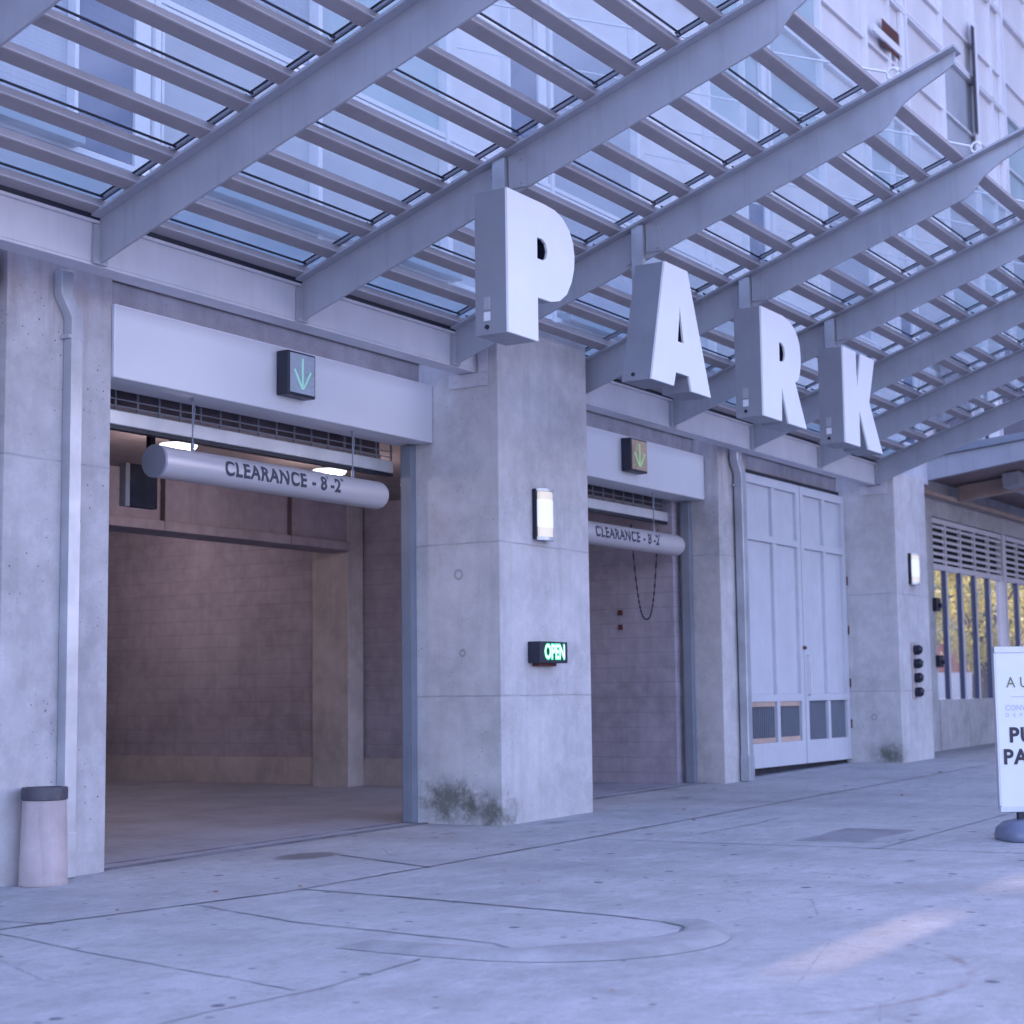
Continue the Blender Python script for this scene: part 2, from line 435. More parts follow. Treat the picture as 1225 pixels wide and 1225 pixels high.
class MB:
    def __init__(s):
        s.v = []
        s.f = []
        s.m = []
    def add(s, vs, fs, mi=0):
        o = len(s.v)
        s.v += [tuple(v) for v in vs]
        for f in fs:
            s.f.append([i + o for i in f])
            s.m.append(mi)
        return s
    def box(s, x0, y0, z0, x1, y1, z1, mi=0):
        vs = [(x0, y0, z0), (x1, y0, z0), (x1, y1, z0), (x0, y1, z0), (x0, y0, z1), (x1, y0, z1), (x1, y1, z1), (x0, y1, z1)]
        return s.add(vs, [(0, 3, 2, 1), (4, 5, 6, 7), (0, 1, 5, 4), (1, 2, 6, 5), (2, 3, 7, 6), (3, 0, 4, 7)], mi)
    def hexa(s, lo, hi, mi=0):
        """lo, hi: four points each, same winding (ccw seen from hi)"""
        return s.add(list(lo) + list(hi), [(0, 3, 2, 1), (4, 5, 6, 7), (0, 1, 5, 4), (1, 2, 6, 5), (2, 3, 7, 6), (3, 0, 4, 7)], mi)
    def prism(s, poly, fn, d0, d1, mi=0, hole=None):
        """poly 2d outline (ccw); fn(a, b, d) -> point"""
        n = len(poly)
        if hole is None:
            vs = [fn(a, b, d0) for a, b in poly] + [fn(a, b, d1) for a, b in poly]
            fs = [list(range(n)), list(range(2 * n - 1, n - 1, -1))]
            fs += [((i + 1) % n, i, i + n, (i + 1) % n + n) for i in range(n)]
            return s.add(vs, fs, mi)
    def cyl(s, p0, p1, r0, r1=None, n=20, mi=0, cap=True):
        r1 = r0 if r1 is None else r1
        p0, p1 = Vector(p0), Vector(p1)
        d = (p1 - p0).normalized()
        a = d.orthogonal().normalized()
        b = d.cross(a)
        vs = []
        for p, r in ((p0, r0), (p1, r1)):
            for i in range(n):
                t = 2 * math.pi * i / n
                vs.append(p + a * (r * math.cos(t)) + b * (r * math.sin(t)))
        fs = [(i, (i + 1) % n, (i + 1) % n + n, i + n) for i in range(n)]
        if cap:
            fs += [list(range(n - 1, -1, -1)), list(range(n, 2 * n))]
        return s.add(vs, fs, mi)
    def lathe(s, prof, c, n=40, mi=0):
        """prof list of (r, z)"""
        vs = []
        for r, z in prof:
            for i in range(n):
                t = 2 * math.pi * i / n
                vs.append((c[0] + r * math.cos(t), c[1] + r * math.sin(t), c[2] + z))
        fs = []
        for k in range(len(prof) - 1):
            for i in range(n):
                j = (i + 1) % n
                fs.append((k * n + i, k * n + j, (k + 1) * n + j, (k + 1) * n + i))
        return s.add(vs, fs, mi)
    def tube(s, pts, r, n=8, mi=0, closed=False):
        pts = [Vector(p) for p in pts]
        vs = []
        N = len(pts)
        for k, p in enumerate(pts):
            a = pts[(k - 1) % N] if closed or k else p
            b = pts[(k + 1) % N] if closed or k < N - 1 else p
            d = (b - a).normalized()
            u = d.cross(Vector((0.13, 0.21, 0.97))).normalized()
            w_ = d.cross(u)
            for i in range(n):
                t = 2 * math.pi * i / n
                vs.append(p + u * (r * math.cos(t)) + w_ * (r * math.sin(t)))
        fs = []
        for k in range(N if closed else N - 1):
            k2 = (k + 1) % N
            for i in range(n):
                j = (i + 1) % n
                fs.append((k * n + i, k * n + j, k2 * n + j, k2 * n + i))
        if not closed:
            fs += [list(range(n - 1, -1, -1)), list(range((N - 1) * n, N * n))]
        return s.add(vs, fs, mi)
    def build(s, name, mat, parent=None, base=None, bevel=0, smooth=False, wn=False):
        off = WL.get(parent.name, Vector((0, 0, 0))) if parent else Vector(base or (0, 0, 0))
        me = bpy.data.meshes.new(name)
        me.from_pydata([tuple(Vector(v) - off) for v in s.v], [], s.f)
        for mm in (mat if isinstance(mat, (list, tuple)) else [mat]):
            me.materials.append(MATS[mm])
        if any(s.m):
            me.polygons.foreach_set('material_index', s.m)
        bm = bmesh.new()
        bm.from_mesh(me)
        bmesh.ops.recalc_face_normals(bm, faces=bm.faces)
        bm.to_mesh(me)
        bm.free()
        o = bpy.data.objects.new(name, me)
        COL.objects.link(o)
        if parent:
            o.parent = parent
            WL[o.name] = off
        else:
            o.location = off
            WL[o.name] = off
        if bevel:
            md = o.modifiers.new('bevel', 'BEVEL')
            md.width = bevel
            md.segments = 2
            md.limit_method = 'ANGLE'
            md.angle_limit = math.radians(40)
            if not smooth:
                me.shade_smooth()
                try:
                    md.harden_normals = True
                except Exception:
                    pass
        if smooth:
            me.shade_smooth()
            try:
                me.set_sharp_from_angle(angle=math.radians(45))
            except Exception:
                pass
        return o

def tag(o, label=None, cat=None, group=None, kind=None):
    for k, v in (('label', label), ('category', cat), ('group', group), ('kind', kind)):
        if v:
            o[k] = v
    return o

def thing(name, loc, label, cat, group=None):
    o = bpy.data.objects.new(name, None)
    o.empty_display_size = 0.2
    o.location = loc
    COL.objects.link(o)
    WL[o.name] = Vector(loc)
    return tag(o, label, cat, group)

def text_shape(txt, size, bold=0.0, spacing=1.0, xs=1.0):
    cu = bpy.data.curves.new('lettering', 'FONT')
    cu.body = txt
    cu.size = size
    cu.offset = bold
    cu.space_character = spacing
    cu.resolution_u = 4
    ob = bpy.data.objects.new('lettering', cu)
    me = bpy.data.meshes.new_from_object(ob)
    vs = [(v.co.x * xs, v.co.y) for v in me.vertices]
    fs = [list(p.vertices) for p in me.polygons]
    bpy.data.objects.remove(ob)
    bpy.data.curves.remove(cu)
    bpy.data.meshes.remove(me)
    return vs, fs

def subdivide2(vs, fs, n=3):
    bm = bmesh.new()
    q = [bm.verts.new((a, b, 0)) for a, b in vs]
    for f in fs:
        try:
            bm.faces.new([q[i] for i in f])
        except Exception:
            pass
    bmesh.ops.triangulate(bm, faces=bm.faces)
    for _ in range(n):
        es = [e for e in bm.edges if e.calc_length() > 0.022]
        if es:
            bmesh.ops.subdivide_edges(bm, edges=es, cuts=1)
        bmesh.ops.triangulate(bm, faces=bm.faces)
    bm.verts.index_update()
    v = [(p.co.x, p.co.y) for p in bm.verts]
    f = [[p.index for p in fc.verts] for fc in bm.faces]
    bm.free()
    return v, f

def flat_text(mb, txt, size, fn, align='L', **kw):
    vs, fs = text_shape(txt, size, **kw)
    x0 = min(v[0] for v in vs)
    x1 = max(v[0] for v in vs)
    sh = {'L': -x0, 'C': -(x0 + x1) / 2, 'R': -x1}[align]
    mb.add([fn(a + sh, b) for a, b in vs], fs)
    return x1 - x0

def gz(x):
    return 0.0125 * x

# ------------------------------------------------------------------ ground
def sheet(x0, y0, x1, y1, nx, ny, dz=0.0):
    m = MB()
    vs = []
    for j in range(ny + 1):
        for i in range(nx + 1):
            x = x0 + (x1 - x0) * i / nx
            y = y0 + (y1 - y0) * j / ny
            vs.append((x, y, gz(x) + dz))
    fs = [(j * (nx + 1) + i, j * (nx + 1) + i + 1, (j + 1) * (nx + 1) + i + 1, (j + 1) * (nx + 1) + i) for j in range(ny) for i in range(nx)]
    m.add(vs, fs)
    return m
tag(sheet(-150, -150, 260, 260, 4, 4).build('pavement', 'pavement_concrete'), kind='structure')
tag(sheet(2, 10.02, 27.5, 26, 4, 4, 0.006).build('garage_floor', 'garage_floor'), kind='structure')

def strip(mb, pts, wd, dz=0.004, jit=0.006):
    """thin joint following pts on the ground"""
    P2 = []
    for a, b in zip(pts[:-1], pts[1:]):
        n = max(1, int(math.hypot(b[0] - a[0], b[1] - a[1]) / 0.12))
        for k in range(n):
            P2.append((a[0] + (b[0] - a[0]) * k / n, a[1] + (b[1] - a[1]) * k / n))
    P2.append(pts[-1])
    L, Rr = [], []
    for k, p in enumerate(P2):
        a = P2[max(0, k - 1)]
        b = P2[min(len(P2) - 1, k + 1)]
        d = Vector((b[0] - a[0], b[1] - a[1])).normalized()
        nrm = Vector((-d.y, d.x))
        h = wd * 0.5 * (0.6 + 0.8 * random.random())
        j = random.uniform(-jit, jit)
        for lst, s in ((L, h + j), (Rr, -h + j)):
            q = Vector(p) + nrm * s
            lst.append((q.x, q.y, gz(q.x) + dz))
    n = len(L)
    mb.add(L + Rr, [(n + i, n + i + 1, i + 1, i) for i in range(n - 1)])

jm = MB()
strip(jm, [(2, 8.25), (7.35, 8.22), (9.4, 7.78), (11.0, 7.74), (13.9, 7.72), (18, 7.74), (45, 7.74)], 0.026)
strip(jm, [(9.62, 7.76), (9.48, 6.2), (9.34, 5.1), (9.26, 4.75), (9.12, 4.52), (8.9, 4.43), (8.7, 4.47)], 0.028)
strip(jm, [(11.62, 9.0), (11.35, 8.3), (11.12, 7.7)], 0.03)
tag(jm.build('pavement_joints', 'joint_dark'), kind='structure')
jm = MB()
strip(jm, [(8.7, 4.47), (8.4, 4.62), (8.1, 4.85), (7.95, 4.95)], 0.016)
strip(jm, [(8.66, 7.9), (8.30, 6.75), (8.12, 5.2), (7.95, 4.95)], 0.018)
strip(jm, [(7.5, 5.26), (6.6, 5.2), (5.9, 5.3), (4, 5.3)], 0.012)
strip(jm, [(13.6, 7.74), (13.7, 5.4), (13.8, 3), (13.9, -3)], 0.02)
strip(jm, [(13.7, 5.0), (20, 4.95), (40, 4.95)], 0.02)
strip(jm, [(18.2, 9.9), (18.2, 7.74), (18.3, 5)], 0.02)
strip(jm, [(22.5, 9.6), (22.5, 5)], 0.02)
strip(jm, [(27, 9.1), (27, 5)], 0.02)
strip(jm, [(7.6, 8.1), (7.4, 9.9)], 0.016)
strip(jm, [(7.18, 8.1), (6.9, 7.1), (6.5, 5.28)], 0.014)
strip(jm, [(14.4, 6.95), (15.5, 6.9), (16.2, 6.95)], 0.02)
tag(jm.build('pavement_hairlines', 'joint_faint'), kind='structure')

# rounded end of the driveway kerb, a low mountable lip
def kerb():
    inner = [(7.93, 5.9), (7.92, 5.5), (7.92, 5.2), (7.96, 4.95), (8.12, 4.83), (8.4, 4.60), (8.68, 4.46), (8.9, 4.42), (9.1, 4.51), (9.22, 4.68), (9.29, 4.95)]
    outer = [(7.60, 5.9), (7.58, 5.5), (7.58, 5.2), (7.62, 4.82), (7.77, 4.48), (8.03, 4.22), (8.38, 4.07), (8.72, 4.06), (9.02, 4.20), (9.22, 4.46), (9.31, 4.95)]
    def sm(p):
        q = []
        for i in range(len(p) - 1):
            p0, p1, p2, p3 = [Vector(p[max(0, min(len(p) - 1, k))]) for k in (i - 1, i, i + 1, i + 2)]
            for k in range(5):
                t = k / 5
                q.append(0.5 * ((2 * p1) + (p2 - p0) * t + (2 * p0 - 5 * p1 + 4 * p2 - p3) * t * t + (3 * p1 - p0 - 3 * p2 + p3) * t ** 3))
        q.append(Vector(p[-1]))
        return q
    I, O = sm(inner), sm(outer)
    n = len(I)
    rows = []
    for f, h in ((0.0, 0.004), (0.06, 0.018), (0.45, 0.036), (0.72, 0.038), (0.90, 0.024), (1.0, 0.002)):
        row = []
        for k in range(n):
            e = min(1.0, k / 6, (n - 1 - k) / 6)
            p = I[k].lerp(O[k], f)
            row.append((p.x, p.y, gz(p.x) + max(0.003, h * e)))
        rows.append(row)
    m = MB()
    vs = [v for r_ in rows for v in r_]
    m.add(vs, [(q * n + i, q * n + i + 1, (q + 1) * n + i + 1, (q + 1) * n + i) for q in range(len(rows) - 1) for i in range(n - 1)])
    return m
tag(kerb().build('kerb', 'kerb_conc', smooth=True), kind='structure')

# cast cover in the pavement
g_ = thing('drain_cover', (14.75, 5.55, gz(14.75)), 'dark flat rectangular drain cover set in the pavement left of the white sign stand', 'drain cover')
m = MB()
m.hexa([(14.1, 5.25, gz(14.1)), (15.35, 5.25, gz(15.35)), (15.35, 5.9, gz(15.35)), (14.1, 5.9, gz(14.1))],
       [(14.1, 5.25, gz(14.1) + 0.006), (15.35, 5.25, gz(15.35) + 0.006), (15.35, 5.9, gz(15.35) + 0.006), (14.1, 5.9, gz(14.1) + 0.006)])
m.build('frame', 'joint_faint', g_)
m = MB()
for i in range(20):
    for j in range(10):
        x = 14.15 + i * 0.059
        y = 5.29 + j * 0.056
        m.box(x, y, gz(x) + 0.006, x + 0.04, y + 0.04, gz(x) + 0.010)
m.build('tread', 'grate_dark', g_)

# dry leaves and bits
m = MB()
for (x, y, s) in [(11.9, 8.7, .035), (12.4, 8.1, .02), (9.2, 8.2, .03), (9.7, 7.85, .025), (10.2, 7.7, .03), (8.2, 8.15, .025), (12.2, 9.2, .02), (10.6, 6.4, .02),
                  (7.1, 3.9, .02), (11.6, 4.6, .02), (15.6, 7.6, .03), (14.3, 7.0, .02), (19.5, 6.8, .03), (13.2, 8.9, .03), (10.9, 7.8, .02), (7.6, 6.0, .015), (24, 7.8, .05), (16.8, 8.3, .03)]:
    a = random.random() * 6.28
    c, sn = math.cos(a), math.sin(a)
    pts = [(-s, 0), (0, -s * .45), (s, 0), (0, s * .45)]
    m.add([(x + p * c - q * sn, y + p * sn + q * c, gz(x) + 0.008 + (0.010 if k % 2 else 0)) for k, (p, q) in enumerate(pts)], [(0, 1, 2, 3)])
tag(m.build('leaf_litter', 'dry_leaf'), 'scattered dry leaves and bits on the concrete pavement', 'leaf litter', kind='stuff')

# ------------------------------------------------------------------ garage building
gar = thing('garage_building', (14.46, 9.6, gz(14.46)), 'concrete parking garage front with piers and two open vehicle doors', 'building')
# piers
o = MB().box(14.46, 9.138, -0.1, 16.30, 10.34, 5.34).build('pier', 'conc_pier', gar, bevel=0.018)
tag(o, 'wide concrete pier with green moss stain at its foot')
o = MB().box(26.33, 9.138, -0.1, 27.87, 10.34, 5.00).build('pier', 'conc_pier', gar, bevel=0.018)
MB().box(8.79, 9.965, -0.2, 9.885, 10.34, 4.93).build('column', 'conc_column', gar, bevel=0.012)
MB().box(21.0, 9.75, -0.2, 21.92, 10.34, 4.93).build('column', 'conc_column', gar, bevel=0.012)
# spandrel over the doors (three runs between the piers)
for a, b in ((2.0, 14.46), (16.30, 26.33)):
    MB().box(a, 10.10, 4.935, b, 10.9, 5.36).build('spandrel', 'conc_spandrel', gar)
for a, b in ((9.885, 14.46), (16.30, 21.0), (21.92, 26.33)):
    MB().box(a, 10.12, 4.70, b, 10.34, 4.93).build('lintel', 'conc_spandrel', gar)
# recess left of the first column
MB().box(3.0, 10.36, -0.2, 8.79, 10.6, 4.93).build('recess_wall', 'conc_column', gar)
MB().box(8.30, 10.1, -0.2, 8.72, 10.36, 4.6).build('recess_frame', 'frame_blue', gar, bevel=0.01)
MB().box(3.0, 9.965, 4.62, 8.70, 10.34, 4.93).build('lintel', 'conc_column', gar)
# header panels
for a, b in ((9.89, 14.455), (16.305, 20.975)):
    m = MB()
    m.box(a, 9.94, 4.08, b, 10.11, 4.69)
    m.box(a, 10.11, 4.085, b, 10.38, 4.20)
    m.build('header_panel', 'panel_white', gar, bevel=0.012)
MB().box(21.925, 9.99, -0.1, 22.285, 10.065, 4.70).build('door_jamb', 'door_paint', gar, bevel=0.005)
# interior
MB().box(2.0, 10.36, 4.22, 27.4, 26, 4.40).build('ceiling', 'ceiling_paint', gar)
MB().box(19.35, 12.95, 0, 19.60, 26, 4.215).build('interior_wall', 'block_wall', gar)
MB().box(20.80, 10.36, 0, 21.05, 13.1, 4.215).build('interior_wall', 'block_wall', gar)
MB().box(19.60, 12.95, 0, 20.80, 13.1, 4.215).build('interior_wall', 'block_wall', gar)
MB().box(2.0, 25.8, 0, 19.35, 26, 4.215).build('interior_wall', 'block_wall', gar)
MB().box(4.0, 10.62, 0, 4.2, 25.8, 4.215).build('interior_wall', 'block_wall', gar)
m = MB().box(19.26, 13.2, 0.0, 19.345, 25.8, 0.62)
m.build('wall_base', 'conc_pillar', gar, bevel=0.01)
MB().box(18.90, 14.45, 0, 19.255, 15.08, 4.215).build('interior_pillar', 'conc_pillar', gar, bevel=0.01)
m = MB().box(4.2, 14.47, 3.50, 18.895, 14.95, 4.215)
m.box(4.2, 14.40, 3.50, 18.895, 14.465, 3.62)
m.build('interior_beam', 'conc_inside', gar, bevel=0.008)
m = MB()
for x in (12.4, 15.2, 17.6):
    m.box(x, 14.396, 3.505, x + 0.008, 14.4655, 4.2)
m.build('beam_seam', 'coil_dark', gar)
m = MB()
m.box(20.772, 11.15, 2.55, 20.797, 11.21, 2.62)
m.box(20.772, 11.15, 2.35, 20.797, 11.21, 2.42)
m.build('pull_switch', 'slot_brown', gar)
# thresholds: steel track in front of the slab
for a, b in ((9.9, 14.44), (16.32, 20.98)):
    m = MB()
    m.hexa([(a, 10.03, gz(a)), (b, 10.03, gz(b)), (b, 10.08, gz(b)), (a, 10.08, gz(a))], [(a, 10.03, gz(a) + .012), (b, 10.03, gz(b) + .012), (b, 10.08, gz(b) + .012), (a, 10.08, gz(a) + .012)])
    m.hexa([(a, 10.30, gz(a)), (b, 10.30, gz(b)), (b, 10.325, gz(b)), (a, 10.325, gz(a))], [(a, 10.30, gz(a) + .012), (b, 10.30, gz(b) + .012), (b, 10.325, gz(b) + .012), (a, 10.325, gz(a) + .012)])
    m.build('threshold_strip', 'joint_dark', gar)
# right hand wall with the louvred windows
m = MB()
m.box(27.875, 9.90, -0.2, 30.55, 10.20, 5.42)
m.box(30.55, 9.90, 4.66, 45, 10.20, 5.42)
m.build('side_wall', 'conc_wall', gar)
m = MB().box(30.55, 9.86, -0.2, 45, 10.22, 1.30)
m.build('window_plinth', 'conc_wall', gar, bevel=0.02)

# ------------------------------------------------------------------ louvred window range
xs = [30.62 + 0.925 * i for i in range(6)]
groups = [(30.60, 5), (35.45, 5), (40.3, 5)]
for gi, (x0, nb) in enumerate(groups):
    wl = thing('louvred_window', (x0 + 2.3, 10.0, 1.35), ['tall louvred window right of the far pier with trees seen through its panes', 'louvred window partly behind the white sign stand at the right edge', 'third louvred window beyond the right edge of the view'][gi], 'window', 'louvred windows in the side wall')
    bw = 0.92
    x1 = x0 + nb * bw
    m = MB()
    m.box(x0, 9.97, 1.30, x0 + 0.14 if gi == 0 else x0 + 0.1, 10.12, 4.655)
    m.box(x1, 9.93, 1.30, x1 + 0.2, 10.12, 4.655)
    m.box(x0 + 0.14, 9.97, 4.56, x1, 10.12, 4.655)
    m.box(x0 + 0.14, 9.97, 3.70, x1, 10.12, 3.80)
    m.build('frame', 'louvre_paint', wl, bevel=0.008)
    for i in range(nb):
        a = x0 + i * bw + (0.14 if i == 0 else 0.03)
        b = x0 + (i + 1) * bw - 0.03
        m = MB()
        for k in range(6):
            z = 3.84 + k * 0.125
            m.hexa([(a, 9.98, z), (b, 9.98, z), (b, 10.08, z + 0.035), (a, 10.08, z + 0.035)], [(a, 9.98, z + 0.055), (b, 9.98, z + 0.055), (b, 10.08, z + 0.05), (a, 10.08, z + 0.05)])
        m.build('louvre', 'louvre_paint', wl)
        MB().box(a - 0.03, 10.085, 3.80, b + 0.03, 10.118, 4.56).build('louvre_backing', 'black_matte', wl)
        MB().box(a, 10.05, 1.31, b, 10.06, 3.70).build('pane', 'lobby_glass', wl)
        if i:
            MB().box(x0 + i * bw - 0.02, 10.0, 1.30, x0 + i * bw + 0.02, 10.08, 3.70).build('mullion', 'frame_navy', wl)
            MB().box(x0 + i * bw + 0.021, 9.985, 1.30, x0 + i * bw + 0.10, 10.04, 4.56).build('mullion', 'louvre_paint', wl)

# ------------------------------------------------------------------ glazed office tower above
tw = thing('office_tower', (26, 11.0, 5.4), 'pale glass office tower rising above the canopy with white mullions', 'building')
MB().box(2, 11.22, 5.37, 55, 11.9, 26).build('wall', 'office_wall', tw)
MB().box(2, 11.06, 5.37, 55, 11.21, 6.22).build('lower_shade_panel', 'panel_blue', tw)  # blue shade at the tower foot, put into this panel's colour
rowz = [6.30, 8.05, 10.55, 13.05, 15.55, 18.05, 20.6]
px0 = 6.55
bay = 2.45
rnd = random.Random(3)
for i in range(16):
    for j in range(6):
        a = px0 + i * bay
        z0, z1 = rowz[j], rowz[j + 1]
        if i in (1, 5, 9) and j < 2:
            mt = 'pane_frit'
        elif j == 0 and i < 8:
            mt = 'pane_mid'
        elif i in (0, 2) and j > 0:
            mt = 'pane_frit'
        else:
            mt = 'pane_pale' if rnd.random() > 0.4 or j > 3 else ('pane_mid' if rnd.random() > 0.4 else 'pane_teal')
        MB().box(a + 0.04, 11.10 + rnd.random() * 0.004, z0 + 0.07, a + bay - 0.04, 11.16, z1 - 0.07).build('window_pane', mt, tw)
for i in range(17):
    a = px0 + i * bay
    m = MB().box(a - 0.035, 10.98, 6.23, a + 0.035, 11.215, 24)
    if i % 2 == 0:
        m.box(a + 0.09, 11.02, 6.23, a + 0.125, 11.215, 24)
    m.build('mullion', 'mullion', tw)
for z in rowz + [12.1, 14.2, 16.4, 19.2]:
    m = MB()
    for i in range(16):
        a = px0 + i * bay + 0.04
        b = a + bay - 0.08
        if z in rowz:
            m.box(a, 11.0, z - 0.065, b, 11.215, z - 0.01)
            m.box(a, 11.0, z + 0.01, b, 11.215, z + 0.065)
        else:
            m.box(a, 11.03, z - 0.02, b, 11.095, z + 0.02)
    m.build('transom', 'mullion', tw)
for i in (1, 4, 7, 10, 13):   # dark blue lights between close mullions
    a = px0 + i * bay + 1.35 + (0.1 if i > 3 else 0.0)
    if i == 1:
        a = 10.47
    m = MB().box(a, 11.05, 6.4, a + 0.72, 11.095, 9.6)
    m.build('window', 'pane_blue', tw)
    m = MB().box(a - 0.05, 11.0, 6.35, a - 0.005, 11.215, 24)
    m.box(a + 0.725, 11.02, 6.35, a + 0.92, 11.095, 24)
    m.build('mullion', 'mullion', tw)
# dark opened vent with pale bar, slot window
m = MB().box(32.0, 10.99, 14.35, 33.0, 11.005, 14.90)
m.build('open_vent', 'slot_brown', tw)
m = MB().box(31.3, 10.94, 14.42, 33.05, 10.985, 14.58)
m.build('vent_bar', 'mullion', tw)
m = MB().box(37.94, 10.90, 14.2, 38.11, 10.925, 16.75)
m.build('slot_window', 'black', tw)
m = MB().box(38.12, 10.93, 13.2, 38.42, 10.978, 16.95)
m.build('slot_frame', 'mullion', tw)
# dark office windows low on the right, above the lobby canopy
for a, b, mt in ((34.6, 36.6, 'pane_dark'), (36.75, 37.35, 'pane_mid'), (37.5, 37.9, 'black'), (37.95, 38.8, 'letter_face'), (39.0, 41.0, 'pane_dark'), (41.15, 45, 'pane_dark')):
    MB().box(a, 10.90, 5.5, b, 10.93, 8.6).build('window', mt, tw)
m = MB()
for x in (36.68, 37.42, 38.9, 41.07):
    m.box(x - 0.05, 10.86, 5.5, x + 0.05, 10.975, 8.6)
m.box(34.6, 10.86, 8.6, 45, 10.975, 8.7)
m.build('window_frame', 'louvre_paint', tw)

# strip lights along the tower foot
sl = [(6.0, 10.43), (12.0, 14.43), (14.75, 16.45), (19.0, 21.2), (21.5, 23.6)]
for i, (a, b) in enumerate(sl):
    t = thing('strip_light', ((a + b) / 2, 10.9, 6.36), ['strip light box seen through the leftmost canopy bay', 'long strip light box seen through the second canopy bay', 'strip light box seen through the canopy just left of letter P',
              'strip light box behind the canopy between letters A and R', 'strip light box behind the canopy beside letter K'][i], 'strip light', 'strip lights along the foot of the tower')
    MB().box(a, 10.86, 6.34, b, 11.055, 6.45).build('housing', 'panel_blue', t, bevel=0.01)
    MB().box(a + 0.03, 10.84, 6.42, b - 0.03, 11.0, 6.50).build('reflector', 'letter_face', t, bevel=0.01)

# ------------------------------------------------------------------ canopy
X0, SP = 9.165, 2.44
SL = 0.3465
def ztop(y):
    return 5.117 + SL * (9.4 - y)
cn = thing('glass_canopy', (14.045, 9.4, 4.77), 'steel and glass canopy sloping up over the pavement on parallel ribs', 'canopy')
for a, b in ((1.0, 14.455), (16.305, 26.33)):
    m = MB()
    m.box(a, 9.397, 4.79, b, 9.42, 5.11)
    m.box(a, 9.37, 5.09, b, 9.52, 5.115)
    m.box(a, 9.398, 4.765, b, 9.60, 4.788)
    m.build('beam', 'beam_paint', cn)
for k in range(-3, 8):
    x = X0 + SP * k
    m = MB()
    prof = [(9.395, 4.772), (4.86, 6.344), (4.79, 6.40), (4.74, 6.47), (4.68, 6.535), (4.52, 6.64), (4.297, 6.752), (4.20, 6.815), (4.19, 6.90), (4.19, ztop(4.19) - 0.001), (9.395, ztop(9.395) - 0.001)]
    m.prism(prof, lambda a, b, d: (x + d, a, b), -0.012, 0.012)
    m.prism([(9.36, ztop(9.36)), (4.17, ztop(4.17)), (4.17, ztop(4.17) + 0.022), (9.36, ztop(9.36) + 0.022)], lambda a, b, d: (x + d, a, b), -0.11, 0.11)
    m.box(x - 0.07, 9.36, 4.775, x + 0.07, 9.394, 5.08)
    m.build('rib', 'rib_paint', cn)
pur = [4.90 + 0.3694 * i for i in range(13)]
dirv = Vector((0, 1, -SL)).normalized()
nrm = Vector((0, SL, 1)).normalized()
def pur_box(mb, yc, x0, x1, w0, w1, h0, h1):
    c = Vector((0, yc, ztop(yc) + 0.024))
    q = [c + dirv * w0 + nrm * h0, c + dirv * w1 + nrm * h0, c + dirv * w1 + nrm * h1, c + dirv * w0 + nrm * h1]
    mb.prism([(p.y, p.z) for p in q], lambda a, b, d: (d, a, b), x0, x1)
for i, y in enumerate(pur):
    m = MB()
    pur_box(m, y, 0.8, 26.36, -0.055, 0.055, 0.0, 0.085)
    o = m.build('purlin', 'purlin_paint', cn, bevel=0.004)
    m = MB()
    pur_box(m, y, 0.8, 26.36, -0.064, -0.0555, 0.004, 0.016)
    m.build('edge_bead', 'bead_highlight', o)
glob = 0
for k in range(-3, 7):
    xa = X0 + SP * k + 0.06
    xb = X0 + SP * (k + 1) - 0.06
    for i in range(0, 12, 2):
        ya, yb = pur[i] - 0.0, pur[i + 2]
        m = MB()
        m.prism([(ya + 0.01, ztop(ya + 0.01) + 0.150), (yb - 0.012, ztop(yb - 0.012) + 0.150), (yb - 0.012, ztop(yb - 0.012) + 0.162), (ya + 0.01, ztop(ya + 0.01) + 0.162)], lambda a, b, d: (d, a, b), xa, xb)
        gp = m.build('glass_panel', 'canopy_glass', cn)
        m = MB()
        def bar(y0, y1, x0, x1, h0, h1):
            m.prism([(y0, ztop(y0) + h0), (y1, ztop(y1) + h0), (y1, ztop(y1) + h1), (y0, ztop(y0) + h1)], lambda a, b, d: (d, a, b), x0, x1)
        bar(ya + 0.01, yb - 0.012, xb - 0.012, xb, 0.141, 0.149)
        bar(ya + 0.01, yb - 0.012, xb + 0.030, xb + 0.042, 0.120, 0.147)
        bar(yb - 0.064, yb - 0.056, xa - 0.02, xb - 0.014, 0.104, 0.118)
        m.build('gasket', 'black', gp)
        m = MB()
        bar(ya + 0.01, yb - 0.012, xb + 0.002, xb + 0.026, 0.120, 0.149)
        m.build('glazing_bar', 'rib_paint', gp)
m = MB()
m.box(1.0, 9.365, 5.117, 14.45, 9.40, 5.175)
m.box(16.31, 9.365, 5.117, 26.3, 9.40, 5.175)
m.build('shadow_strip', 'black', cn)  # black gap filler standing in for the shadow line under the lowest purlin
for k in range(-3, 8):     # tie rods back to the tower
    x = X0 + SP * k
    m = MB()
    m.cyl((x, 4.80, 6.865), (x, 10.95, 6.865 + 0.384 * 6.15), 0.011, n=8)
    ring = [(x, 4.745 + 0.05 * math.cos(t * math.pi / 8), 6.842 + 0.05 * math.sin(t * math.pi / 8)) for t in range(16)]
    m.tube(ring, 0.014, 8, closed=True)
    m.box(x - 0.012, 4.715, 6.765, x + 0.012, 4.775, 6.80)
    m.build('tie_rod', 'lug_steel', cn, smooth=True)
for x0, s in ((14.40, -1), (26.27, -1)):     # angle brackets bolting the beam to the piers
    m = MB()
    m.box(x0 + 0.035, 9.25, 4.62, x0 + 0.058, 9.73, 4.761)
    m.box(x0 + 0.035, 9.25, 4.763, x0 + 0.058, 9.36, 5.0)
    for y, z in ((9.3, 4.9), (9.3, 4.69), (9.64, 4.69)):
        m.cyl((x0 + 0.022, y, z), (x0 + 0.036, y, z), 0.018, n=8)
    m.build('bracket', 'beam_paint', cn, bevel=0.004)

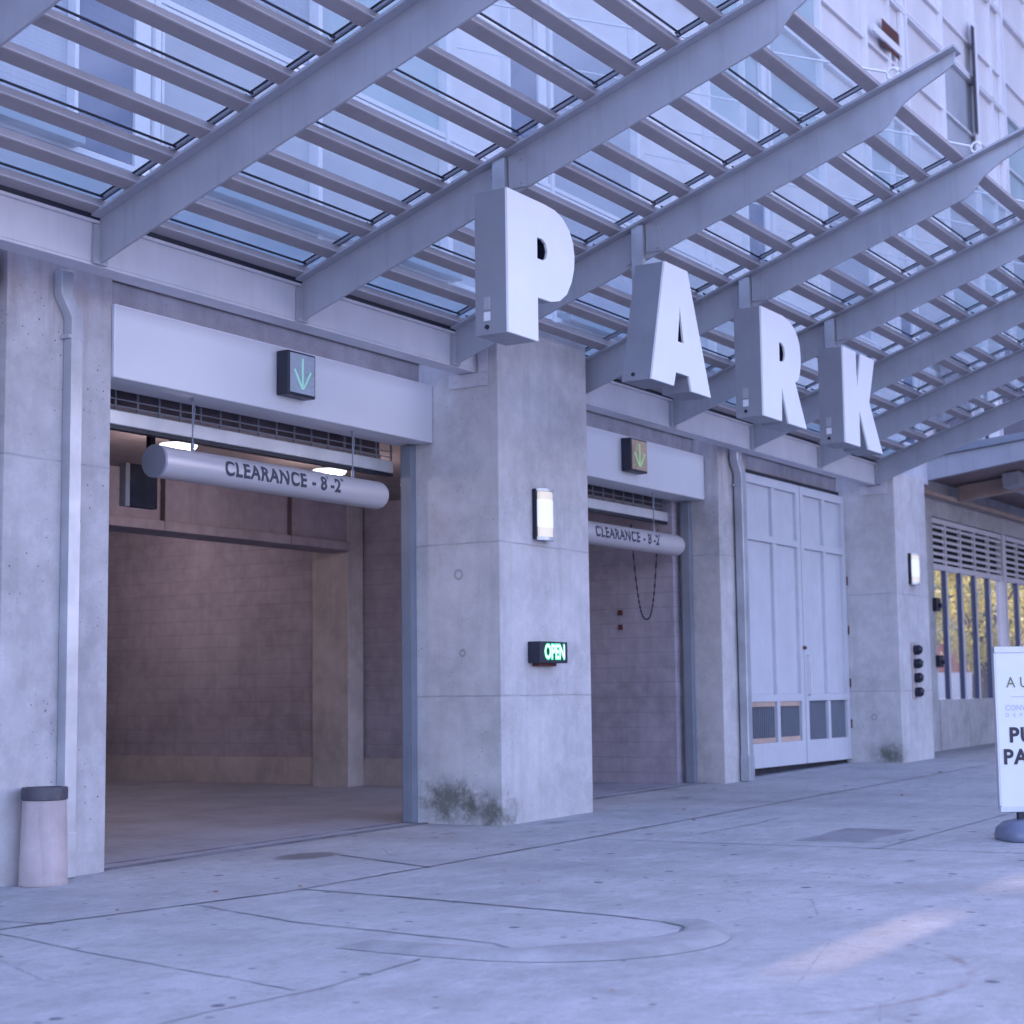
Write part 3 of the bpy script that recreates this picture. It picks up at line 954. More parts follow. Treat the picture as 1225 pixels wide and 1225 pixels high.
# ------------------------------------------------------------------ sign letters
LZ = 4.285
def curve(pts):
    return pts
letters = {
    'p': (11.075, [(0, 0), (0.45, 0), (0.45, 0.36), (0.66, 0.362), (0.80, 0.395), (0.92, 0.475), (1.0, 0.59), (1.045, 0.71), (1.055, 0.82), (1.035, 0.93), (0.975, 1.03), (0.87, 1.105), (0.74, 1.145), (0.57, 1.155), (0, 1.155)],
          [(0.45, 0.68), (0.45, 0.855), (0.53, 0.855), (0.585, 0.83), (0.612, 0.77), (0.59, 0.71), (0.54, 0.68)]),
    'a': (13.50, [(0, 0), (0.445, 0), (0.495, 0.135), (0.766, 0.135), (0.815, 0), (1.235, 0), (0.782, 1.145), (0.31, 1.145)],
          [(0.546, 0.432), (0.602, 0.775), (0.669, 0.432)]),
    'r': (15.995, [(0, 0), (0.47, 0), (0.495, 0.36), (0.651, 0), (1.149, 0), (0.862, 0.468), (0.95, 0.507), (1.0, 0.59), (1.03, 0.70), (1.03, 0.80), (1.012, 0.9), (0.96, 0.985), (0.88, 1.055), (0.768, 1.105), (0.569, 1.14), (0.0, 1.14)],
          [(0.45, 0.635), (0.45, 0.838), (0.525, 0.836), (0.585, 0.795), (0.605, 0.73), (0.575, 0.66), (0.52, 0.637)]),
    'k': (18.30, [(0, 0), (0.47, 0), (0.465, 0.43), (0.74, 0), (1.22, 0), (0.815, 0.565), (1.03, 1.11), (0.575, 1.11), (0.425, 0.69), (0.41, 1.11), (0, 1.11)], None),
}
labels = {'p': 'white faced block letter P hanging over the wide concrete pier', 'a': 'white faced block letter A hanging between letters P and R',
          'r': 'white faced block letter R hanging over the second garage door', 'k': 'white faced block letter K, last of the hanging word PARK'}
def fill(outer, hole):
    bm = bmesh.new()
    es = []
    for loop in (outer, hole):
        if not loop:
            continue
        vs = [bm.verts.new((a, b, 0)) for a, b in loop]
        es += [bm.edges.new((vs[i], vs[(i + 1) % len(vs)])) for i in range(len(vs))]
    bmesh.ops.triangle_fill(bm, use_beauty=True, edges=es)
    bm.verts.ensure_lookup_table()
    bm.verts.index_update()
    v = [(q.co.x, q.co.y) for q in bm.verts]
    f = [[q.index for q in p.verts] for p in bm.faces]
    bm.free()
    return v, f
YF, YB = 6.893, 7.20
for ch, (lx, outl, hole) in letters.items():
    # round the bowls a little more by subdividing
    t = thing('sign_letter', (lx + 0.5, YF, LZ), labels[ch], 'letter', 'hanging letters of the word PARK')
    v2, f2 = fill(outl, hole)
    m = MB()
    m.add([(lx + a, YF, LZ + b) for a, b in v2], f2)
    n2 = len(v2)
    m.add([(lx + a, YF + 0.02, LZ + b) for a, b in v2], f2)
    for loop in (outl, hole):
        if loop:
            n = len(loop)
            m.add([(lx + a, YF, LZ + b) for a, b in loop] + [(lx + a, YF + 0.02, LZ + b) for a, b in loop], [(i, (i + 1) % n, (i + 1) % n + n, i + n) for i in range(n)])
    m.build('face', 'letter_face', t)
    m = MB()
    m.add([(lx + a, YB, LZ + b) for a, b in v2], f2)
    n = len(outl)
    m.add([(lx + a, YF + 0.0205, LZ + b) for a, b in outl] + [(lx + a, YB, LZ + b) for a, b in outl], [(i, (i + 1) % n, (i + 1) % n + n, i + n) for i in range(n)])
    m.build('side_return', 'letter_side', t)
    if hole:
        n = len(hole)
        m = MB()
        m.add([(lx + a, YF + 0.021, LZ + b) for a, b in hole] + [(lx + a, YB - 0.02, LZ + b) for a, b in hole], [(i, (i + 1) % n, (i + 1) % n + n, i + n) for i in range(n)] + [list(range(n, 2 * n))])
        m.build('counter', 'black', t)
    # hanger: channel and plate bolted to the rib, foot plate sticker on the side
    k = {'p': 1, 'a': 2, 'r': 3, 'k': 4}[ch]
    rx = X0 + SP * k
    m = MB()
    zt = ztop(7.2) - 0.02
    m.box(rx - 0.075, 7.20, LZ + 0.9, rx - 0.065, 7.32, zt)
    m.box(rx - 0.064, 7.20, LZ + 0.9, rx - 0.014, 7.212, zt)
    m.build('hanger', 'galvanised', t)
    m = MB()
    m.box(rx - 0.028, 7.02, ztop(7.03) - 0.34, rx - 0.0125, 7.19, ztop(7.2) - 0.01)
    m.box(rx - 0.028, 7.22, ztop(7.23) - 0.36, rx - 0.0125, 7.40, ztop(7.4) - 0.01)
    for yy in (7.07, 7.35):
        for zz in (ztop(yy) - 0.09, ztop(yy) - 0.29):
            m.cyl((rx - 0.04, yy, zz), (rx - 0.02, yy, zz), 0.013, n=8)
    m.build('fixing_plate', 'rib_paint', t)
    if ch != 'a':
        m = MB().box(lx - 0.004, 7.06, LZ + 0.11, lx - 0.001, 7.12, LZ + 0.18)
        m.box(lx - 0.004, 7.06, LZ + 0.20, lx - 0.001, 7.12, LZ + 0.30, 1)
        m.build('sticker', ['sticker', 'rib_paint'], t)
    m = MB()
    m.cyl((lx - 0.012 + (0.02 if ch == 'a' else 0), 7.09, LZ + 0.06), (lx + 0.02, 7.09, LZ + 0.06), 0.018, n=10)
    m.build('bolt', 'black', t)

# ------------------------------------------------------------------ downpipes
def pipe(x, yf, wx, wy, jog, label, rounded):
    t = thing('downpipe', (x + wx / 2, yf + wy / 2, gz(x)), label, 'downpipe', 'downpipes on the garage front')
    m = MB()
    z0 = gz(x) + 0.01
    rows = [(0, 4.83), (0, 4.64), (jog, 4.47), (jog, z0)]
    vs = []
    for dx, z in rows:
        xx = x + dx - jog
        vs += [(xx, yf, z), (xx + wx, yf, z), (xx + wx, yf + wy, z), (xx, yf + wy, z)]
    fs = []
    for r in range(3):
        for i in range(4):
            j = (i + 1) % 4
            fs.append((r * 4 + i, r * 4 + j, r * 4 + 4 + j, r * 4 + 4 + i))
    fs += [(0, 1, 2, 3), (12, 15, 14, 13)]
    m.add(vs, fs)
    m.build('pipe', 'galvanised', t, bevel=0.02 if rounded else 0.003)
    m = MB()
    m.box(x - 0.035, yf - 0.004, 4.30, x + wx + 0.004, yf + wy, 4.33)
    m.build('strap', 'galvanised', t)
    m = MB().box(x - 0.006, yf - 0.006, z0 - 0.005, x + wx + 0.006, yf + wy, z0 + 0.34)
    m.build('shoe', 'galvanised', t, bevel=0.006)
pipe(9.36, 9.87, 0.12, 0.09, 0.11, 'square galvanised downpipe on the column beside the litter bin', False)
pipe(21.45, 9.60, 0.16, 0.13, 0.12, 'rounded grey downpipe on the column beside the double doors', True)

# ------------------------------------------------------------------ garage doors (rolled up)
def roller(xa, xb, jx, label, chain):
    t = thing('garage_door', ((xa + xb) / 2, 10.4, 3.8), label, 'garage door', 'rolled up garage doors')
    MB().box(xa, 10.42, 3.80, xb - 0.02, 10.52, 3.93).build('bottom_bar', 'steel_rail', t, bevel=0.012)
    MB().box(xa, 10.43, 3.765, xb - 0.02, 10.51, 3.797).build('rubber_seal', 'black', t)
    m = MB()
    n = int((xb - xa) / 0.26)
    for i in range(n + 1):
        x = xa + i * (xb - xa) / n
        m.box(x - 0.008, 10.46, 3.94, x + 0.008, 10.475, 4.21)
    for z in (3.97, 4.03):
        m.box(xa, 10.445, z - 0.005, xb, 10.455, z + 0.005)
    m.build('grille', 'frame_blue', t)
    MB().box(xa, 10.62, 4.02, xb, 10.64, 4.21).build('coil_cover', 'coil_dark', t)
    MB().box(xa, 10.60, 3.90, xb, 10.64, 4.015).build('coil_shelf', 'conc_inside', t)
    m = MB()
    m.box(jx - 0.10, 10.16, gz(jx) + 0.008, jx - 0.005, 10.20, 4.07)
    m.box(jx - 0.10, 10.20, gz(jx) + 0.008, jx - 0.085, 10.28, 4.07)
    m.box(jx - 0.045, 10.21, gz(jx) + 0.008, jx - 0.005, 10.33, 4.07)
    m.build('guide_rail', 'frame_blue', t, bevel=0.004)
    if chain:
        m = MB()
        for k in range(0, 61):
            u = k / 60
            x = 19.98 + 0.78 * u
            z = 2.46 + 1.25 * abs(2 * u - 1) ** 2.6
            if k:
                m.tube([(px, 10.56, pz), (x, 10.56, z)], 0.012 if k % 2 else 0.006, 5)
            px, pz = x, z
        m.build('pull_chain', 'black_matte', t)
roller(9.9, 14.44, 14.46, 'rolled up door of the large left garage opening', False)
roller(16.32, 20.98, 21.0, 'rolled up door of the second garage opening with hanging chain loop', True)

# interior box by the left door
t = thing('loudspeaker_box', (11.6, 11.6, 3.3), 'dark box hanging inside the left garage opening behind the tube sign', 'hanging box')
MB().box(11.62, 11.45, 3.28, 11.99, 11.53, 3.69).build('cabinet', 'black_matte', t, bevel=0.01)
MB().box(11.90, 11.47, 3.695, 11.97, 11.52, 4.22).build('hanger', 'black_matte', t)
MB().box(11.56, 11.45, 3.28, 11.617, 11.53, 3.69).build('side_panel', 'conc_pillar', t)
# ceiling lamps
def ceil_lamp(x, y, r, label, e=6.5):
    t = thing('ceiling_lamp', (x, y, 4.1), label, 'lamp', 'disc lamps under the garage ceiling')
    m = MB()
    m.lathe([(0.001, -0.045), (r * 0.9, -0.045), (r, -0.02), (r, 0.0), (0.001, 0.0)], (x, y, 4.095), 28)
    m.build('diffuser', 'disc_lit', t, smooth=True)
    m = MB().lathe([(r * 0.5, 0.0), (r * 0.5, 0.12)], (x, y, 4.095), 20)
    m.build('mount', 'black_matte', t, smooth=True)
    l = bpy.data.lights.new('lamp_light', 'POINT')
    l.energy = e
    l.color = (1.0, 0.79, 0.85)
    l.shadow_soft_size = 0.12
    lo = bpy.data.objects.new('lamp_light', l)
    COL.objects.link(lo)
    lo.parent = t
    lo.location = (0, 0, -0.18)
ceil_lamp(13.02, 12.15, 0.195, 'bright disc lamp above the left end of the first clearance tube')
ceil_lamp(15.55, 12.15, 0.195, 'bright disc lamp above the figures on the first clearance tube')
t = thing('wall_washer', (17.3, 17.6, 4.1), 'small lamp washing the block wall deep inside the left garage opening', 'lamp')
MB().lathe([(0.001, -0.03), (0.1, -0.03), (0.1, 0.07), (0.001, 0.07)], (17.3, 17.6, 4.15), 20).build('housing', 'black_matte', t)
l = bpy.data.lights.new('washer_light', 'POINT')
l.energy = 9
l.color = (1.0, 0.80, 0.85)
l.shadow_soft_size = 0.2
lo = bpy.data.objects.new('washer_light', l)
COL.objects.link(lo)
lo.parent = t
lo.location = (0, 0, -0.35)
lo.rotation_euler = (0, math.radians(25), 0)

# ------------------------------------------------------------------ clearance tubes
def clearance(xl, xr, yc, zc, r, tx0, tx1, label, wires):
    t = thing('clearance_bar', ((xl + xr) / 2, yc, zc - r), label, 'clearance sign', 'hanging clearance tubes')
    m = MB()
    n = 40
    prof = [(xl, r)]
    for k in range(7):
        a = math.pi / 2 * k / 6
        prof.append((xr - 0.10 + 0.10 * math.sin(a), r - 0.10 * (1 - math.cos(a)) if k < 6 else r - 0.10))
    vs = []
    for xx, rr in prof:
        for i in range(n):
            a = 2 * math.pi * i / n
            vs.append((xx, yc + rr * math.cos(a), zc + rr * math.sin(a)))
    fs = []
    for k in range(len(prof) - 1):
        for i in range(n):
            j = (i + 1) % n
            fs.append((k * n + i, k * n + j, (k + 1) * n + j, (k + 1) * n + i))
    fs.append(list(range((len(prof) - 1) * n, len(prof) * n)))
    m.add(vs, fs)
    m.build('tube', 'tube_metal', t, smooth=True)
    m = MB()
    m.cyl((xl - 0.006, yc, zc), (xl + 0.02, yc, zc), r + 0.002, n=n)
    m.build('end_cap', 'tube_cap', t, bevel=0.003)
    # lettering wrapped on the tube
    vs, fs = text_shape('CLEARANCE - 8', 0.185, bold=0.0065, spacing=1.12)
    ex = max(v[0] for v in vs)
    v2, f2 = text_shape("'", 0.13, bold=0.002)
    v3, f3 = text_shape('-2', 0.185, bold=0.0065, spacing=1.12)
    e3 = max(v[0] for v in v3)
    v4, f4 = text_shape('"', 0.13, bold=0.002)
    allv = [(vs, fs, 0, 0), (v2, f2, ex + 0.01, 0.05), (v3, f3, ex + 0.05, 0), (v4, f4, ex + e3 + 0.06, 0.05)]
    W = ex + e3 + 0.12
    sc = (tx1 - tx0) / W
    m = MB()
    for V_, F_, ox, oy in allv:
        V_, F_ = subdivide2(V_, F_, 4)
        pts = []
        for a, b in V_:
            s = (b + oy - 0.065) / (r + 0.002) + 0.10
            pts.append((tx0 + (a + ox) * sc, yc - (r + 0.002) * math.cos(s), zc + (r + 0.002) * math.sin(s)))
        m.add(pts, F_)
    m.build('lettering', 'text_grey', t)
    for x in wires:
        m = MB()
        m.cyl((x, yc - 0.02, zc + r - 0.01), (x, yc - 0.02, 4.085), 0.007, n=6)
        m.cyl((x, yc - 0.02, zc + r - 0.01), (x, yc - 0.02, zc + r + 0.07), 0.016, n=8)
        m.tube([(x, yc - 0.02, zc + r + 0.16), (x + 0.03, yc - 0.02, 4.0), (x - 0.03, yc - 0.02, 4.085)], 0.006, 6)
        m.build('hanging_wire', 'frame_blue', t)
clearance(10.58, 13.84, 10.15, 3.485, 0.140, 11.32, 13.06, 'clearance tube hanging across the large left garage opening', (11.03, 13.33))
clearance(17.0, 20.55, 10.15, 3.435, 0.140, 18.02, 19.80, 'clearance tube hanging across the second garage opening', (17.4, 19.80))

# ------------------------------------------------------------------ arrow signs
def arrow(xa, xb, z0, z1, face, label, aw, led='led_green'):
    t = thing('arrow_sign', ((xa + xb) / 2, 9.93, z0), label, 'arrow sign', 'lane arrow signs on the header panels')
    MB().box(xa, 9.80, z0, xb, 9.938, z1).build('housing', 'black', t, bevel=0.008)
    MB().box(xa + 0.025, 9.795, z0 + 0.025, xb - 0.02, 9.7985, z1 - 0.02).build('face', face, t)
    cx = (xa + xb) / 2
    h = z1 - z0
    w_ = aw
    m = MB()
    y0, y1 = 9.788, 9.794
    def seg(a, b, wd):
        a, b = Vector(a), Vector(b)
        d = (b - a).normalized()
        n_ = Vector((-d.y, d.x)) * wd
        q = [a - n_, b - n_, b + n_, a + n_]
        m.prism([(p.x, p.y) for p in q], lambda u, v, dd: (u, dd, v), y0, y1)
    zc = z0 + 0.16 * h
    seg((cx, z1 - 0.14 * h), (cx, zc + 0.025), 0.010)
    seg((cx - 0.003, zc), (cx - w_, zc + 0.42 * h), 0.011)
    y0, y1 = 9.786, 9.7875
    seg((cx + 0.003, zc), (cx + w_, zc + 0.42 * h), 0.011)
    m.build('arrow', led, t)
arrow(11.93, 12.33, 4.225, 4.635, 'arrow_face', 'black boxed sign with a green arrow on the left header panel', 0.115)
arrow(18.58, 19.02, 4.225, 4.64, 'arrow_face_tan', 'black boxed sign with a green arrow on the right header panel', 0.135, 'led_lime')

# ------------------------------------------------------------------ OPEN sign
t = thing('open_sign', (15.3, 9.13, 1.9), 'small lit green OPEN sign on the wide pier', 'open sign')
MB().box(14.97, 8.985, 1.795, 15.53, 9.136, 2.015).build('housing', 'black', t, bevel=0.008)
MB().box(15.06, 9.06, 1.765, 15.42, 9.136, 1.794).build('lower_lip', 'slot_brown', t)
m = MB()
flat_text(m, 'OPEN', 0.205, lambda a, b: (15.255 + a * 0.80, 8.980, 1.842 + b), 'C', bold=0.014, spacing=0.93)
m.build('glow_edge', 'open_green', t)
m = MB()
flat_text(m, 'OPEN', 0.205, lambda a, b: (15.255 + a * 0.80, 8.977, 1.842 + b), 'C', bold=0.002, spacing=0.98)
m.build('lettering', 'open_core', t)

# ------------------------------------------------------------------ pier lamps
def sconce(x, z0, z1, wd, label):
    t = thing('wall_lamp', (x, 9.13, (z0 + z1) / 2), label, 'wall lamp', 'wall lamps on the piers')
    def shell(a0, a1, r, yb, zz0, zz1, mat, name, cap=True):
        m = MB()
        n = 16
        pts = [(x + r * math.sin(-math.pi / 2 + math.pi * i / n), yb - r * 0.55 * math.cos(-math.pi / 2 + math.pi * i / n)) for i in range(n + 1)]
        m.prism(pts, lambda a, b, d: (a, b, d), zz0, zz1)
        m.build(name, mat, t, smooth=True)
    MB().box(x - wd / 2, 9.085, z0, x + wd / 2, 9.136, z1).build('back_plate', 'black', t, bevel=0.006)
    h = z1 - z0
    shell(0, 0, wd * 0.46, 9.084, z0 + 0.24 * h, z1 - 0.22 * h, 'lamp_lit', 'diffuser')
    shell(0, 0, wd * 0.44, 9.084, z1 - 0.215 * h, z1 - 0.06 * h, 'lamp_warm', 'upper_lens')
    shell(0, 0, wd * 0.44, 9.084, z0 + 0.05 * h, z0 + 0.235 * h, 'lamp_warm', 'lower_lens')
    shell(0, 0, wd * 0.50, 9.084, z1 - 0.055 * h, z1, 'sign_frame', 'top_cap')
    shell(0, 0, wd * 0.50, 9.084, z0 - 0.01, z0 + 0.045 * h, 'sign_frame', 'bottom_cap')
sconce(15.25, 3.08, 3.61, 0.30, 'lit wall lamp above the OPEN sign on the wide pier')
sconce(27.03, 3.19, 3.69, 0.30, 'lit wall lamp on the far pier beyond the double doors')

# ------------------------------------------------------------------ hose connections on far pier
t = thing('hose_connection', (27.0, 9.13, 1.8), 'column of four black hose caps on the far pier', 'hose connection')
MB().box(26.86, 9.118, 1.34, 27.10, 9.136, 2.24).build('mounting_plate', 'bin_shell', t, bevel=0.003)
for z in (1.44, 1.67, 1.90, 2.12):
    m = MB()
    m.cyl((26.98, 9.117, z), (26.99, 9.04, z), 0.075, 0.082, n=16)
    m.cyl((26.99, 9.04, z), (27.0, 8.99, z - 0.01), 0.082, 0.045, n=16)
    m.build('cap', 'black', t, smooth=True)
def smallbox(name, x, y, z, s, label, cat):
    t = thing(name, (x, y, z), label, cat)
    MB().box(x - s * 0.5, y - 0.09, z - s * 0.55, x + s * 0.5, y, z + s * 0.55).build('housing', 'black', t, bevel=0.015)
    MB().cyl((x, y - 0.13, z - 0.02), (x, y - 0.085, z - 0.02), s * 0.2, n=14).build('lens', 'black_matte', t)
    MB().box(x - 0.03, y + 0.001, z - 0.04, x + 0.03, y + 0.06, z + 0.04).build('arm', 'black', t)
smallbox('security_camera', 30.5, 9.9, 3.02, 0.22, 'upper black camera fixed at the edge of the louvred window', 'camera')
smallbox('card_reader', 30.55, 9.9, 1.99, 0.20, 'lower black reader box fixed at the edge of the louvred window', 'card reader')

# ------------------------------------------------------------------ double doors
dd = thing('double_door', (24.35, 10.06, gz(24.4) + 0.06), 'tall pale grey panelled double doors with vent grilles near the bottom', 'door')
zb, zg0, zg1, zr0, zr1, zt = 0.39, 0.74, 1.33, 3.66, 3.76, 4.62
for side, (a, c, b) in enumerate(((22.30, 23.42, 24.43), (24.46, 25.42, 26.32))):
    lm = MB()
    st = 0.13
    def fr(x0, z0, x1, z1):
        lm.box(x0, 9.985, z0, x1, 10.06, z1)
    fr(a, zb, a + st, zt)
    fr(b - st, zb, b, zt)
    fr(a + st, zt - 0.13, b - st, zt)
    fr(a + st, zr0, b - st, zr1)
    fr(a + st, zg1, b - st, zg1 + 0.11)
    fr(a + st, zb, b - st, zg0)
    for z0, z1 in ((zg0, zg1), (zg1 + 0.11, zr0), (zr1, zt - 0.13)):
        fr(c - 0.05, z0, c + 0.05, z1)
    leaf = lm.build('door_leaf', 'door_paint', dd, bevel=0.006)
    MB().box(a + st, 10.04, zg1 + 0.112, c - 0.051, 10.055, zr0 - 0.002).build('panel', 'door_paint', leaf)
    MB().box(c + 0.051, 10.04, zg1 + 0.112, b - st, 10.055, zr0 - 0.002).build('panel', 'door_paint', leaf)
    MB().box(a + st, 10.04, zr1 + 0.002, c - 0.051, 10.055, zt - 0.132).build('panel', 'door_paint', leaf)
    MB().box(c + 0.051, 10.04, zr1 + 0.002, b - st, 10.055, zt - 0.132).build('panel', 'door_paint', leaf)
    for x0, x1 in ((a + st, c - 0.051), (c + 0.051, b - st)):
        m = MB()
        n = 14
        for i in range(n):
            x = x0 + (i + 0.5) * (x1 - x0) / n
            m.box(x - 0.010, 10.025, zg0 + 0.002, x + 0.010, 10.035, zg1 - 0.002)
        m.build('vent_grille', 'frame_blue', leaf)
        MB().box(x0, 10.05, zg0 + 0.002, x1, 10.058, zg1 - 0.002).build('vent_back', 'pane_dark', leaf)
        if side == 0:
            m = MB()
            m.box(x0, 10.0, zg0 + 0.002, x1 - 0.06, 10.024, zg0 + 0.07)
            m.box(x0, 10.0, zg1 - 0.07, x1 - 0.06, 10.024, zg1 - 0.002)
            m.build('vent_batten', 'rust_wood', leaf)
    for z in (0.95, 1.6, 2.45, 3.25) if side else (0.95, 3.2):
        m = MB()
        xx = b if side else a
        m.cyl((xx + (0.004 if side else -0.004), 9.978, z - 0.07), (xx + (0.004 if side else -0.004), 9.978, z + 0.07), 0.016, n=8)
        m.build('hinge', 'slot_brown', leaf)
m = MB()
m.tube([(24.56, 9.984, 2.02), (24.56, 9.93, 2.02), (24.56, 9.93, 1.42), (24.56, 9.984, 1.42)], 0.014, 8)
m.build('handle', 'galvanised', dd, smooth=True)
m = MB().box(24.40, 9.955, 2.11, 24.48, 9.983, 2.16)
m.build('lock', 'slot_brown', dd)
MB().box(21.93, 10.07, gz(22.4), 26.32, 10.12, 4.70).build('backing', 'black_matte', dd)

# ------------------------------------------------------------------ litter bin
bx, by = 9.07, 9.775
t = thing('litter_bin', (bx, by, gz(bx)), 'pinkish concrete litter bin with a black rim beside the left column', 'litter bin')
z = gz(bx)
m = MB().lathe([(0.001, 0.0), (0.178, 0.0), (0.182, 0.012), (0.177, 0.03), (0.170, 0.35), (0.160, 0.62), (0.135, 0.62), (0.13, 0.3), (0.001, 0.3)], (bx, by, z), 48)
m.build('shell', 'bin_shell', t, smooth=True)
m = MB().lathe([(0.162, 0.622), (0.170, 0.626), (0.171, 0.70), (0.166, 0.715), (0.138, 0.715), (0.134, 0.60), (0.162, 0.622)], (bx, by, z), 48)
m.build('rim', 'bin_rim', t, smooth=True)
m = MB().lathe([(0.133, 0.61), (0.001, 0.60)], (bx, by, z), 32)
m.build('liner', 'black_matte', t)

# ------------------------------------------------------------------ pavement sign stand (local x = width, -y = front)
t = thing('sign_stand', (0, 0, 0), 'white freestanding public parking sign at the right edge of the picture', 'sign stand')
m = MB()
W2 = 0.43
z0, z1 = 0.235, 1.645
m.box(-W2, -0.022, z0 + 0.05, W2, 0.022, z1 - 0.05)
m.build('panel', 'sign_white', t)
m = MB()
m.box(-W2 - 0.012, -0.03, z1 - 0.055, W2 + 0.012, 0.03, z1)
m.box(-W2 - 0.012, -0.03, z0, W2 + 0.012, 0.03, z0 + 0.05)
m.box(-W2 - 0.018, -0.027, z0 + 0.05, -W2 - 0.001, 0.027, z1 - 0.055)
m.box(W2 + 0.001, -0.027, z0 + 0.05, W2 + 0.018, 0.027, z1 - 0.055)
m.build('frame', 'sign_frame', t, bevel=0.006)
m = MB()
for sx in (-1, 1):
    m.cyl((sx * 0.26, 0, 0.15), (sx * 0.26, 0, 0.236), 0.034, n=14)
m.build('leg', 'black', t)
m = MB()
vs, rings_ = [], [(0.44, 0.29, 0.0), (0.455, 0.30, 0.03), (0.44, 0.28, 0.10), (0.38, 0.22, 0.155), (0.28, 0.13, 0.175)]
n = 48
for a, b, zz in rings_:
    for i in range(n):
        tt = 2 * math.pi * i / n
        c_, s_ = math.cos(tt), math.sin(tt)
        p_ = 0.55
        vs.append((a * math.copysign(abs(c_) ** p_, c_), b * math.copysign(abs(s_) ** p_, s_), zz))
fs = [(k * n + i, k * n + (i + 1) % n, (k + 1) * n + (i + 1) % n, (k + 1) * n + i) for k in range(4) for i in range(n)]
fs += [list(range(4 * n, 5 * n)), list(range(n - 1, -1, -1))]
m.add(vs, fs)
m.build('water_base', 'base_blue', t, smooth=True)
def stext(txt, size, x, z, mat, al='L', **kw):
    m = MB()
    flat_text(m, txt, size, lambda a, b: (x + a, -0.0265, z + b), al, **kw)
    m.build('lettering', mat, t)
stext('AUSTIN', 0.130, -0.345, 1.295, 'gold_dark', spacing=1.62, xs=0.92)
stext('CONVENTION CENTER', 0.066, -0.36, 1.10, 'text_pale', spacing=1.05, xs=0.92)
stext('D E P A R T M E N T', 0.045, -0.36, 1.045, 'text_pale', spacing=1.5)
stext('PUBLIC', 0.175, -0.03, 0.83, 'text_black', 'C', bold=0.006, spacing=1.12)
stext('PARKING', 0.175, 0.0, 0.645, 'text_black', 'C', bold=0.006, spacing=1.12)
m = MB().box(-0.31, -0.0265, 1.215, 0.31, -0.0225, 1.219)
m.build('rule', 'text_pale', t)
fdir = math.atan2(-0.80, 0.60)
cxs, cys = 14.70 + 0.46 * math.cos(fdir), 4.29 + 0.46 * math.sin(fdir)
t.rotation_euler = (0, 0, fdir)
t.location = (cxs, cys, gz(cxs))

# ------------------------------------------------------------------ lobby canopy
t = thing('lobby_canopy', (34, 7, 5.0), 'flat roofed entrance canopy with brown soffit beyond the far pier', 'canopy')
m = MB()
m.prism([(9.85, 4.99), (9.1, 5.10), (1.0, 6.2), (1.0, 6.3), (9.85, 5.40)], lambda a, b, d: (d, a, b), 28.58, 28.70)
m.build('fascia', 'rib_paint', t, bevel=0.004)
m = MB().prism([(9.85, 5.405), (0.9, 6.31), (0.9, 6.42), (9.85, 5.53)], lambda a, b, d: (d, a, b), 28.50, 46)
m.build('roof_edge', 'frame_blue', t)
m = MB().prism([(9.85, 5.30), (1.0, 6.20), (1.0, 6.25), (9.85, 5.35)], lambda a, b, d: (d, a, b), 28.71, 46)
m.build('soffit', 'soffit_wood', t)
m = MB().box(27.88, 9.30, 4.99, 28.575, 9.88, 5.42)
m.box(27.875, 9.40, 4.86, 28.05, 9.80, 4.985)
m.build('end_block', 'beam_paint', t, bevel=0.006)
m = MB().box(28.71, 9.70, 4.98, 46, 9.86, 5.05)
m.build('edge_angle', 'deck_tan', t)
for y in (8.4, 5.2):
    MB().prism([(y, 5.0 + 0.12 * (9.8 - y)), (y + 0.3, 5.0 + 0.12 * (9.5 - y)), (y + 0.3, 5.28 + 0.10 * (9.5 - y)), (y, 5.28 + 0.1 * (9.8 - y))], lambda a, b, d: (d, a, b), 31.0, 46).build('cross_beam', 'rib_paint', t)
MB().prism([(9.68, 5.0), (1.0, 5.95), (1.0, 6.19), (9.68, 5.28)], lambda a, b, d: (d, a, b), 31.5, 31.7).build('cross_beam', 'deck_tan', t)

# ------------------------------------------------------------------ things beyond the lobby glass
def tree(x, y, h, cr, mat, label, seed):
    rr = random.Random(seed)
    t = thing('street_tree', (x, y, gz(x)), label, 'tree', 'trees seen through the louvred window')
    z0 = gz(x)
    m = MB()
    m.cyl((x, y, z0), (x + 0.1, y, z0 + h * 0.45), 0.16, 0.10, n=10)
    for k in range(6):
        a = k * 1.05
        m.cyl((x + 0.1, y, z0 + h * (0.32 + 0.02 * k)), (x + cr * 0.6 * math.cos(a), y + cr * 0.6 * math.sin(a), z0 + h * 0.7), 0.05, 0.02, n=6)
    m.build('trunk', 'bark', t)
    m = MB()
    cl = [(rr.uniform(-1, 1), rr.uniform(-1, 1), rr.uniform(-1, 1)) for _ in range(26)]
    for c in cl:
        s = 0.75 / max(0.6, math.sqrt(sum(q * q for q in c)))
        cc = Vector((x + c[0] * s * cr, y + c[1] * s * cr, z0 + h * 0.62 + c[2] * s * h * 0.36))
        for _ in range(90):
            d = Vector((rr.gauss(0, 1), rr.gauss(0, 1), rr.gauss(0, 0.8))) * cr * 0.17
            p = cc + d
            u = Vector((rr.gauss(0, 1), rr.gauss(0, 1), rr.gauss(0, 1))).normalized() * 0.10
            v = u.orthogonal().normalized() * 0.06
            m.add([p - u, p + v, p + u, p - v], [(0, 1, 2, 3)])
    m.build('crown', mat, t)
tree(44.5, 13.2, 5.2, 1.6, 'leaf_gold', 'yellow green tree seen through the left panes of the louvred window', 1)
tree(48.5, 14.6, 6.0, 2.0, 'leaf', 'dark green tree seen through the middle panes of the louvred window', 2)
